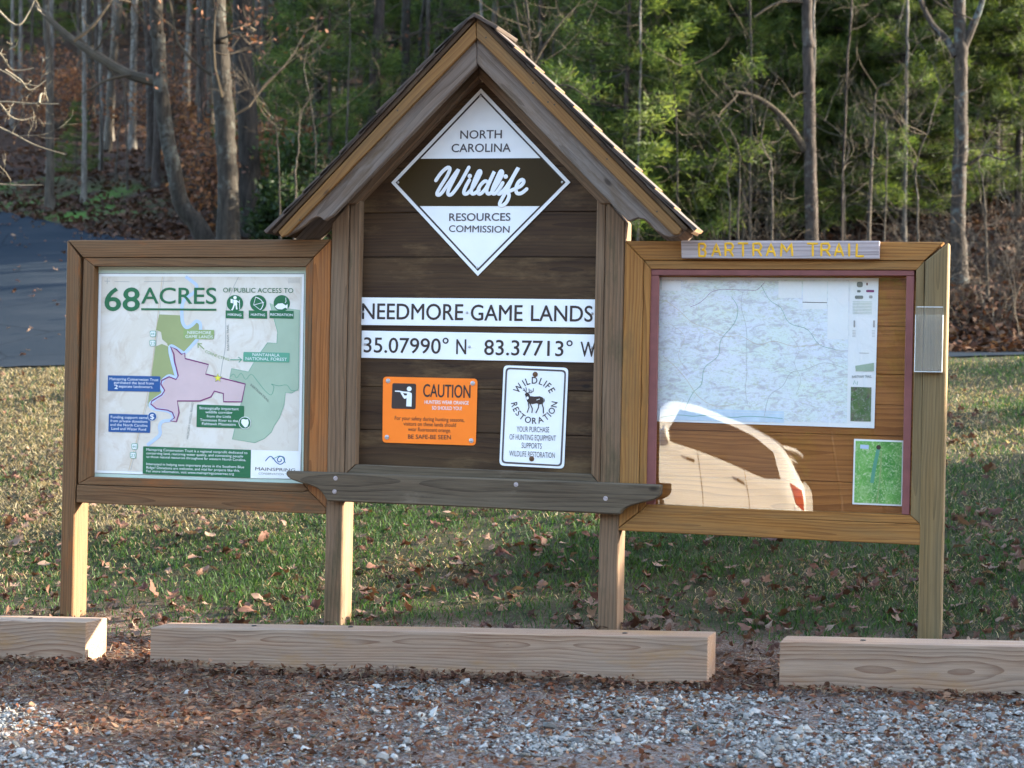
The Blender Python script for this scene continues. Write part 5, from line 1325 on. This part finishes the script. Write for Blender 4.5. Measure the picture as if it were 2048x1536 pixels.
shrub(540, 300, 29, .7, 1.3, 4, 'small tree clothed in dry orange-brown leaves beside the dark trunk', BROWN_LEAF, 2600)
shrub(440, 280, 27, .5, 1.4, 5, 'sparse bush of dry brown leaves beside the pale grey trunk', BROWN_LEAF, 1200)
shrub(360, 150, 36, 1.2, 1.8, 6, 'thin tree with russet leaves behind the bowed tree', BROWN_LEAF, 1600)
shrub(120, 120, 44, 1.6, 2.2, 7, 'russet-leaved small tree high on the bank', BROWN_LEAF, 2200)
# sunlit bare twigs that reach in from beside the road
root = None
tw = MB(); rgt = np.random.default_rng(9); tb_base = atd(-260, 600, 15.5); tb_base[2] = float(gz(tb_base[0], tb_base[1]))
root = thing('roadside_tree', 'bare roadside tree reaching pale sunlit twigs over the road', 'tree', tb_base)
trp = smooth_path([tb_base - np.array([0, 0, .2]), atd(-255, 400, 15.5), atd(-240, 100, 15.5), atd(-230, -250, 15.5)], 6)
mb = MB(); tube(mb, trp, np.linspace(.11, .05, len(trp)), 10); emit('trunk', mb, B_GREY, root, smooth=True)
for lp in ([(-245, 180), (-120, 120), (-40, 90), (0, 108), (25, 140), (68, 136)], [(-245, 200), (-100, 110), (0, 140), (40, 165), (75, 172)], [(-240, 150), (-90, 160), (-10, 200), (20, 232), (45, 240), (72, 232)], [(-240, 230), (-100, 215), (0, 204), (60, 207), (118, 208)], [(-240, 300), (-80, 230), (10, 260), (70, 290), (130, 309)], [(-240, 330), (-60, 360), (20, 370), (85, 370)], [(10, 140), (40, 160), (60, 180), (92, 160)], [(78, 206), (82, 188), (92, 192), (96, 202)], [(-30, -10), (30, 50), (60, 20), (75, -20)]):
    q = smooth_path([atd(px, py, 15.5 + .05 * i) for i, (px, py) in enumerate(lp)], 5)
    tube(tw, q, np.linspace(.013, .004, len(q)), 5)
    for k in range(2):
        i = rgt.integers(len(q) // 2, len(q)); branch(tw, q[i], unit(rgt.normal(0, .6, 3) + np.array([.5, 0, .1])), rgt.uniform(.12, .4), .0045, 1, rgt, .05, .4)
emit('crown', tw, B_LIT, root)
# thicket of bare brush at the edge of the wood behind the map case
for i, (px, dp, h_) in enumerate(((1400, 21.5, 1.6), (1470, 22, 1.9), (1560, 22.5, 1.7), (1680, 22, 1.7), (1780, 22, 2.0), (1870, 22.5, 1.8), (1980, 22, 2.4), (2040, 21, 2.2), (2100, 22, 2.0), (1930, 21.5, 1.4))):
    rgb_ = np.random.default_rng(300 + i); p = atd(px, 600, dp); p[2] = float(gz(p[0], p[1]))
    r_ = tag(thing('bare_bush', 'tangle of bare grey twigs at the foot of the wood behind the map case', 'bush', p, 'bare bushes behind the map case'))
    mb = MB()
    for k in range(9):
        az = rgb_.uniform(0, 6.28); branch(mb, p + rgb_.normal(0, .2, 3) * np.array([1, 1, 0]), np.array([math.cos(az) * .5, math.sin(az) * .5, 1]), h_ * rgb_.uniform(.5, 1), .0055, 2, rgb_, .0, .35)
    emit('twigs', mb, B_TWIG if i % 2 else B_GREY, r_)

# far wood: one mass of trunks and foliage on the hill
rg = np.random.default_rng(5); mb = MB()
N = 260
tq_ = rg.uniform(-.36, .36, N); dp_ = rg.uniform(60, 120, N)
for t_, d_ in zip(tq_, dp_):
    p = CAM + d_ * (_fw + t_ * np.append(_r2, 0)); p[2] = float(gz(p[0], p[1]))
    tube(mb, [p - np.array([0, 0, .3]), p + np.array([rg.normal(0, .2), 0, 6]), p + np.array([rg.normal(0, .5), 0, 13])], [.16, .12, .04], 5, np.array([.07, .06, .052]), 0)
n = 90000
t_ = rg.uniform(-.38, .38, n); d_ = rg.uniform(62, 125, n)
C = CAM + d_[:, None] * (_fw[None] + t_[:, None] * np.append(_r2, 0)[None]); C[:, 2] = gz(C[:, 0], C[:, 1], False) + rg.gamma(2.2, 2.2, n)
cl = fbm(C[:, 0] * .25 + 50, C[:, 2] * .4 + C[:, 1] * .1 + 50)
C = C[cl > .42]; n = len(C)
a = rg.normal(0, 1, (n, 3)); a /= np.linalg.norm(a, axis=1)[:, None]; b = np.cross(a, rg.normal(0, 1, (n, 3))); b /= np.linalg.norm(b, axis=1)[:, None]
s = rg.uniform(.12, .34, (n, 1))
tn = np.where((fbm(C[:, 0] * .12, C[:, 1] * .12) + lateral(C[:, 0], C[:, 1])[0] * 1.2 < .40)[:, None], np.array(BROWN_LEAF)[rg.integers(0, 4, n)] * .55, GREEN[rg.integers(0, 5, n)])
mb.add(np.stack([C - a * s, C + b * s * .5, C + a * s, C - b * s * .5], 1).reshape(-1, 3), np.arange(4 * n).reshape(-1, 4), np.repeat(tn, 4, 0))
tag(emit('distant_woods', mb, M_NEEDLE, origin=(0, 0, 0), tint=True), 'far wooded hillside closing the view above the road', 'woods', kind='stuff')

# the tree line across the gravel lot, behind the parked car (it shows only as a dark reflection)
for k in range(13):
    xx_, yy_ = -20 + k * 3.3 + random.uniform(-1, 1), -24 - random.uniform(0, 7)
    evergreen(k % 3, gpt(xx_, yy_), random.uniform(1.0, 1.3), k * 2.1, 'evergreen in the tree line across the gravel lot from the kiosk', 'evergreens across the gravel lot')

# dense shrubs added out of view at the side of the lot to keep the low sun off the gravel and the foot of the lawn
SHADE_TREES = [(15.5, 4.2, 3, 1.3), (19, 6.5, 3, 1.4), (16, 5.6, 3, 1.2), (23, 17.0, 2, .9), (27, 21.5, 2, 1.1)]
def shade_shrub(x, y, h_, w_, seed):
    rg = np.random.default_rng(seed); p = gpt(x, y)
    r_ = thing('evergreen_shrub', 'unseen evergreen shrub added beside the gravel lot to shade it', 'shrub', p, 'unseen shrubs added for shade')
    mb = MB()
    for k in range(6): branch(mb, p, rg.normal(0, .35, 3) * np.array([1, 1, 0]) + np.array([0, 0, 1]), h_ * .8, .03, 0, rg, .1, .15)
    emit('stems', mb, B_GREY, r_)
    t = rg.random(400) ** .8; a = rg.uniform(0, 6.28, 400); rr = w_ * np.sqrt(rg.random(400)) * np.sqrt(np.clip(1 - t ** 4, .05, 1))
    m2 = MB(); leaf_cards(m2, np.stack([p[0] + rr * np.cos(a), p[1] + rr * np.sin(a), p[2] + .1 + t * (h_ - .15)], 1), 7000, .085, rg, .12, GREEN); emit('foliage', m2, M_NEEDLE, r_, tint=True)
rgs = np.random.default_rng(4)
for k, s_ in enumerate((-6.6, -5.1, -3.6, -2.3, -1.0, .2, 1.35, 2.6)):
    x = 12.4 + rgs.uniform(-.5, .5); y = .51 * x + s_; top = .14 + .38 * (s_ < -1.2) + x / math.cos(SUN_AZ) * math.tan(SUN_EL) + rgs.uniform(-.10, .16)
    shade_shrub(x, y, top - float(gz(x, y)), .95, 950 + k)

# trees standing outside the picture to the right, between the low sun and the boards
for k, (x, y, var, s) in enumerate(SHADE_TREES):
    p = gpt(x, y)
    evergreen(var, p, s, k * 1.3, 'evergreen at the side of the gravel lot, shading the kiosk', 'evergreens beside the gravel lot')

# ------------------------------------------------------------------ grass, leaves, litter, stones
rg = np.random.default_rng(21)
def in_view(x, y, pad=.03):
    tq, d = lateral(x, y); return (np.abs(tq) < .285 + pad) & (d > 4)
n = 540000
x = rg.uniform(-11.5, 8, n); y = -.35 + rg.beta(1.0, 1.5, n) * 10.5
tq, d = lateral(x, y); nE_, fE_ = road_edges(tq)
gpat = fbm(x * 1.3, y * 1.3); den = np.clip(.5 + 2.0 * (gpat - .36), 0.32, 1) * sstep(-.45, .55, y + (fbm(x * 2.2, y * 2.2) - .5) * .9)
keep = (y < nE_ - .05) & in_view(x, y, .12) & (rg.random(n) < den)
x, y = x[keep], y[keep]; n = len(x); z = gz(x, y)
straw = np.clip(.24 + .3 * sstep(.45, .33, gpat[keep]) - .12 * sstep(2.2, .6, y) + 1.9 * (fbm(x * .8 + 30, y * .8) - .5) + .62 * sstep(-1.2, -4.0, x) * sstep(1.0, 2.5, y) + .26 * sstep(2.2, 5, y), 0, .92)  # real patch at left; sun upslope and shade below also put into colour
is_s = rg.random(n) < straw
h = rg.uniform(.025, .075, n) * (.7 + .6 * fbm(x * 1.6, y * 1.6)) * np.where(is_s, .85, 1.0)
az = rg.uniform(0, 6.28, n); lean = np.where(is_s, rg.uniform(.8, 1.65, n), rg.uniform(.3, 1.35, n))
w_ = rg.uniform(.0011, .0024, n) * (1 + .05 * d[keep])
dirh = np.stack([np.cos(az), np.sin(az), np.zeros(n)], 1); side = np.stack([-np.sin(az), np.cos(az), np.zeros(n)], 1)
rot = rg.uniform(0, 6.28, n); side = np.stack([np.cos(rot), np.sin(rot), np.zeros(n)], 1)
b0 = np.stack([x, y, z - .004], 1)
mid = b0 + dirh * (h * np.sin(lean) * .45)[:, None] + np.array([0, 0, 1]) * (h * np.cos(lean * .6) * .6)[:, None]
tip = b0 + dirh * (h * np.sin(lean) * 1.1)[:, None] + np.array([0, 0, 1]) * (h * np.maximum(np.cos(lean), .12))[:, None]
sw = side * w_[:, None]
V = np.stack([b0 - sw, b0 + sw, mid + sw * .8, mid - sw * .8, tip], 1).reshape(-1, 3)
gcol = np.array([(.024, .060, .013), (.034, .078, .016), (.020, .050, .016), (.055, .10, .022)])[rg.integers(0, 4, n)]
scol = np.array([(.20, .147, .076), (.28, .22, .125), (.13, .09, .05), (.37, .30, .19)])[rg.integers(0, 4, n)]
tn = np.where(is_s[:, None], scol, gcol) * rg.uniform(.8, 1.2, (n, 1))
mb = MB(); k = np.arange(n)[:, None] * 5
mb.add(V, k + np.array([[0, 1, 2, 3]]), np.repeat(tn, 5, 0))
mb.f.append(k + np.array([[3, 2, 4]])); mb.m.append(np.zeros(n, int))
tag(emit('grass', mb, M_GRASS, origin=(0, 0, 0), tint=True), 'short winter grass with dry straw on the slope behind the boards', 'grass', kind='stuff')

# fallen leaves: lobed, curled
def leaf_mesh(seed, lobes):
    rg = np.random.default_rng(seed)
    m = 30; an = np.linspace(-math.pi, math.pi, m, endpoint=False)
    r = .66 + .20 * np.cos(an * lobes) + .10 * np.cos(an * (lobes * 2 + 1) + 1) + rg.normal(0, .05, m)
    r *= (.8 + .35 * np.cos(an) )
    r = np.clip(r, .18, 1.2)
    ring0 = np.stack([r * np.cos(an), r * np.sin(an)], 1)
    P_ = np.concatenate([[[0, 0]], ring0 * .5, ring0])
    u, v = P_[:, 0], P_[:, 1]
    c1, c2, c3 = rg.uniform(.1, .6), rg.uniform(-.3, .45), rg.uniform(-.3, .3)
    z = c1 * v * v + c2 * u * u + c3 * u * v + rg.normal(0, .035, len(u)) + .18 * rg.random() * np.sin(5 * u + 3 * v)
    V = np.stack([u, v * (1 - .25 * c1), z], 1)
    f3 = [(0, 1 + i, 1 + (i + 1) % m) for i in range(m)]
    f4 = [(1 + i, 1 + m + i, 1 + m + (i + 1) % m, 1 + (i + 1) % m) for i in range(m)]
    sp = np.array([(-.1, -.012, .0), (-.1, .012, .0), (-1.15, .008, .15), (-1.15, -.008, .15)])
    return V, f3, f4, sp
LCOL = np.array([(.11, .053, .034), (.15, .088, .060), (.078, .033, .022), (.195, .125, .088), (.125, .058, .037), (.068, .033, .024)])
leafs = []
for i in range(10):
    V, f3, f4, sp = leaf_mesh(500 + i, (3, 5, 3, 5, 2)[i % 5])
    mb = MB(); c = LCOL[i % 6]
    tint = np.clip(c * rng.uniform(.8, 1.15, (len(V), 1)), 0, 1)
    mb.polys(V * .075, f3 + f4, tint); mb.add(sp * .075, [(0, 1, 2, 3)], c * .6)
    leafs.append((mb.mesh('fallen_leaf', M_LEAF, smooth=True, tint=True), np.concatenate(mb.v), mb))
from mathutils import Euler
cnt = 0; tries = 0
spots = []
while cnt < 280 and tries < 20000:
    tries += 1
    px, py = rg.uniform(0, 2048), rg.uniform(990, 1290) if rg.random() < .85 else rg.uniform(760, 1000)
    dr = ray(px, py); lo, hi = 7.5, 20.0
    for _ in range(22):
        m = (lo + hi) / 2; q = CAM + m * dr
        if q[2] > float(gz(q[0], q[1])): lo = m
        else: hi = m
    q = CAM + lo * dr
    tq1, _ = lateral(q[0], q[1])
    if q[1] < -.4 or q[1] > road_edges(tq1)[0] - .1: continue
    if rg.random() > .15 + 1.3 * (float(fbm(q[0] * 1.2 + 70, q[1] * 1.2)) - .25) + (.25 if q[0] > -1.2 else 0): continue
    me = leafs[rg.integers(0, 10)][0]
    o = bpy.data.objects.new('fallen_leaf', me); COL.objects.link(o)
    s = rg.uniform(.45, 1.05); o.scale = (s, s, s)
    tl = rg.uniform(0, .45) if rg.random() < .8 else rg.uniform(.4, 1.0)
    o.rotation_euler = Euler((tl * math.cos(rg.uniform(0, 6.28)), tl * math.sin(rg.uniform(0, 6.28)), rg.uniform(0, 6.28)))
    o.location = (q[0], q[1], float(gz(q[0], q[1])) + .022 + .03 * tl)
    tag(o, 'curled brown fallen leaf lying on the grass behind the boards', 'leaf', 'fallen leaves on the grass')
    cnt += 1
# the many smaller and farther leaves: one cover
mb = MB()
def scatter_leaves(xs, ys, smin, smax, lift, flat=.5):
    zs = gz(xs, ys)
    for a_, b_, c_ in zip(xs, ys, zs):
        i = rg.integers(0, 10); src = leafs[i][2]
        M = np.array(Euler((rg.normal(0, flat), rg.normal(0, flat), rg.uniform(0, 6.28))).to_matrix()) * rg.uniform(smin, smax)
        kf = rg.uniform(.7, 1.2)
        V = leafs[i][1] @ M.T + np.array([a_, b_, c_ + lift])
        base = mb.n; mb.add(V, src.f[0], np.concatenate(src.c) * kf)
        for ff in src.f[1:]: mb.f.append(ff + base); mb.m.append(np.zeros(len(ff), int))
n = 7500; xs = rg.uniform(-7, 5, n); ys = -.4 + 9.9 * rg.beta(1, 2.2, n); t1, _ = lateral(xs, ys); ok = in_view(xs, ys) & (ys < road_edges(t1)[0]) & (rg.random(n) < .10 + 1.5 * (fbm(xs * 1.2 + 70, ys * 1.2) - .3) + .25 * sstep(-1, .5, xs))
scatter_leaves(xs[ok], ys[ok], .25, .68, .024)
n = 900; tt_ = rg.uniform(-.3, .1, n); fr_ = rg.random(n) ** 2.5; nE_, fE_ = road_edges(tt_); yy = fE_ - (fE_ - nE_) * fr_
dd = (yy - CAM[1]) / (_f2[1] + tt_ * _r2[1]); xs = CAM[0] + dd * (_f2[0] + tt_ * _r2[0])
scatter_leaves(xs, yy, .3, .8, .03, .3)
n = 420; xs = rg.uniform(-3.2, 3.2, n); ys = rg.uniform(-.98, -.86, n); ok = rg.random(n) < np.where(xs < .75, .9, .25)
scatter_leaves(xs[ok], ys[ok], .25, .55, .012, .9)
n = 500; xs = rg.uniform(-3.2, 3.2, n); ys = rg.uniform(-3.2, -.95, n); ok = rg.random(n) < .55 * (1 - gravel_amount(xs, ys))
scatter_leaves(xs[ok], ys[ok], .18, .42, .006, .3)
tag(emit('leaf_cover', mb, M_LEAF, origin=(0, 0, 0), tint=True), 'small dry leaves strewn over the grass and along the timbers', 'leaves', kind='stuff')

# crumbled litter in front of the timbers, dead grass and needles
n = 115000; xs = rg.uniform(-4.8, 5.0, n); ys = rg.uniform(-3.6, -.3, n)
pile = np.exp(-((ys + .92) / .07) ** 2) * np.where(xs < .8, 1, .35)
ok = in_view(xs, ys, .14) & (rg.random(n) < np.clip((1 - .62 * gravel_amount(xs, ys)) * (.35 + .8 * fbm(xs * 3, ys * 3)) + pile, 0, 1))
xs, ys, pile = xs[ok], ys[ok], pile[ok]; n = len(xs)
C = np.stack([xs, ys, gz(xs, ys) + .004 + rg.random(n) * .045 * pile + rg.random(n) * .010], 1)
isn = rg.random(n) < .38
a = rg.normal(0, 1, (n, 3)) * np.array([1, 1, .28]); a /= np.linalg.norm(a, axis=1)[:, None]
b = np.cross(a, rg.normal(0, .45, (n, 3)) + np.array([0, 0, 1])); b /= np.linalg.norm(b, axis=1)[:, None]
la = np.where(isn, rg.uniform(.012, .04, n), rg.uniform(.007, .024, n))[:, None]; lb_ = np.where(isn, .0009, rg.uniform(.004, .012, n))[:, None]
tn = np.where(isn[:, None], np.array([(.30, .22, .13), (.22, .14, .08), (.40, .33, .22)])[rg.integers(0, 3, n)], np.array([(.105, .044, .025), (.165, .077, .042), (.072, .032, .020), (.23, .125, .075), (.14, .052, .028)])[rg.integers(0, 5, n)]) * rg.uniform(.7, 1.2, (n, 1))
mb = MB(); mb.add(np.stack([C - a * la, C + b * lb_, C + a * la, C - b * lb_], 1).reshape(-1, 3), np.arange(4 * n).reshape(-1, 4), np.repeat(tn, 4, 0))
tag(emit('leaf_litter', mb, M_LITTER, origin=(0, 0, 0), tint=True), 'crumbled brown leaf litter between the gravel and the timbers', 'litter', kind='stuff')
# leaf litter on the wooded bank
n = 70000; t_ = rg.uniform(-.36, .36, n); yy = rg.beta(1, 2.2, n) * 40 + 11
dd = (yy - CAM[1]) / (_f2[1] + t_ * _r2[1]); xs = CAM[0] + dd * (_f2[0] + t_ * _r2[0]); ys = yy
nE_, fE_ = road_edges(t_); ok = (ys > fE_ - .1 - .5 * rg.random(n) ** 3) & (rg.random(n) > moss(xs, ys) * .8); xs, ys = xs[ok], ys[ok]; n = len(xs)
C = np.stack([xs, ys, gz(xs, ys) + .015 + rg.random(n) * .05], 1)
a = rg.normal(0, 1, (n, 3)) * np.array([1, 1, .45]); a /= np.linalg.norm(a, axis=1)[:, None]
b = np.cross(a, rg.normal(0, .6, (n, 3)) + np.array([0, 0, 1])); b /= np.linalg.norm(b, axis=1)[:, None]
la = rg.uniform(.035, .085, (n, 1))
tn = np.array([(.054, .026, .016), (.082, .041, .026), (.038, .020, .014), (.115, .068, .044), (.072, .031, .018)])[rg.integers(0, 5, n)] * rg.uniform(.6, 1.2, (n, 1))
mb = MB(); mb.add(np.stack([C - a * la, C + b * la * .55, C + a * la, C - b * la * .55], 1).reshape(-1, 3), np.arange(4 * n).reshape(-1, 4), np.repeat(tn, 4, 0))
tag(emit('bank_leaf_litter', mb, M_LITTER, origin=(0, 0, 0), tint=True), 'brown leaf litter covering the wooded bank beyond the road', 'litter', kind='stuff')

# crushed stone
phi = (1 + 5 ** .5) / 2
ICO = np.array([(-1, phi, 0), (1, phi, 0), (-1, -phi, 0), (1, -phi, 0), (0, -1, phi), (0, 1, phi), (0, -1, -phi), (0, 1, -phi), (phi, 0, -1), (phi, 0, 1), (-phi, 0, -1), (-phi, 0, 1)]) / 1.9
ICF = np.array([(0, 11, 5), (0, 5, 1), (0, 1, 7), (0, 7, 10), (0, 10, 11), (1, 5, 9), (5, 11, 4), (11, 10, 2), (10, 7, 6), (7, 1, 8), (3, 9, 4), (3, 4, 2), (3, 2, 6), (3, 6, 8), (3, 8, 9), (4, 9, 5), (2, 4, 11), (6, 2, 10), (8, 6, 7), (9, 8, 1)])
n = 215000; xs = rg.uniform(-4.8, 5.2, n); ys = rg.uniform(-4.0, -.62, n)
ga = gravel_amount(xs, ys)
ok = in_view(xs, ys, .14) & (rg.random(n) < np.clip(ga ** 1.2 * .8 * sstep(.28, .66, fbm(xs * 2.6 + 3, ys * 3.5)) * 1.3 + .012, 0, 1)) & ~((ys > -.87) & (((xs > -1.42) & (xs < 1.12)) | (xs > 1.36) | (xs < -1.69)))
xs, ys, ga = xs[ok], ys[ok], ga[ok]; n = len(xs)
sz = np.minimum(.0027 * np.exp(rg.normal(0, .6, n)) + .0018, .016); big = rg.random(n) < .009; sz[big] = rg.uniform(.010, .021, big.sum())
V = ICO[None] * (1 + rg.normal(0, .2, (n, 12, 1))) * np.stack([rg.uniform(.8, 1.4, n), rg.uniform(.8, 1.3, n), rg.uniform(.55, .9, n)], 1)[:, None] * sz[:, None, None]
az = rg.uniform(0, 6.28, n); c_, s_ = np.cos(az), np.sin(az)
V = np.stack([V[..., 0] * c_[:, None] - V[..., 1] * s_[:, None], V[..., 0] * s_[:, None] + V[..., 1] * c_[:, None], V[..., 2] + V[..., 0] * rg.normal(0, .25, (n, 1))], -1)
V += np.stack([xs, ys, gz(xs, ys) + sz * .35 + .002], 1)[:, None]
g0 = rg.uniform(.13, .36, (n, 1)); tn = g0 * np.array([[1.05, 1.0, .93]]) ; wm = rg.random(n) < .12; tn[wm] = g0[wm] * np.array([1.05, .95, .80]); dk = rg.random(n) < .14; tn[dk] *= .5
mb = MB(); mb.add(V.reshape(-1, 3), (np.arange(n)[:, None, None] * 12 + ICF[None]).reshape(-1, 3), np.repeat(tn, 12, 0))
tag(emit('gravel', mb, M_STONE, origin=(0, 0, 0), tint=True), 'loose pale grey crushed stone in front of the timbers', 'gravel', kind='stuff')
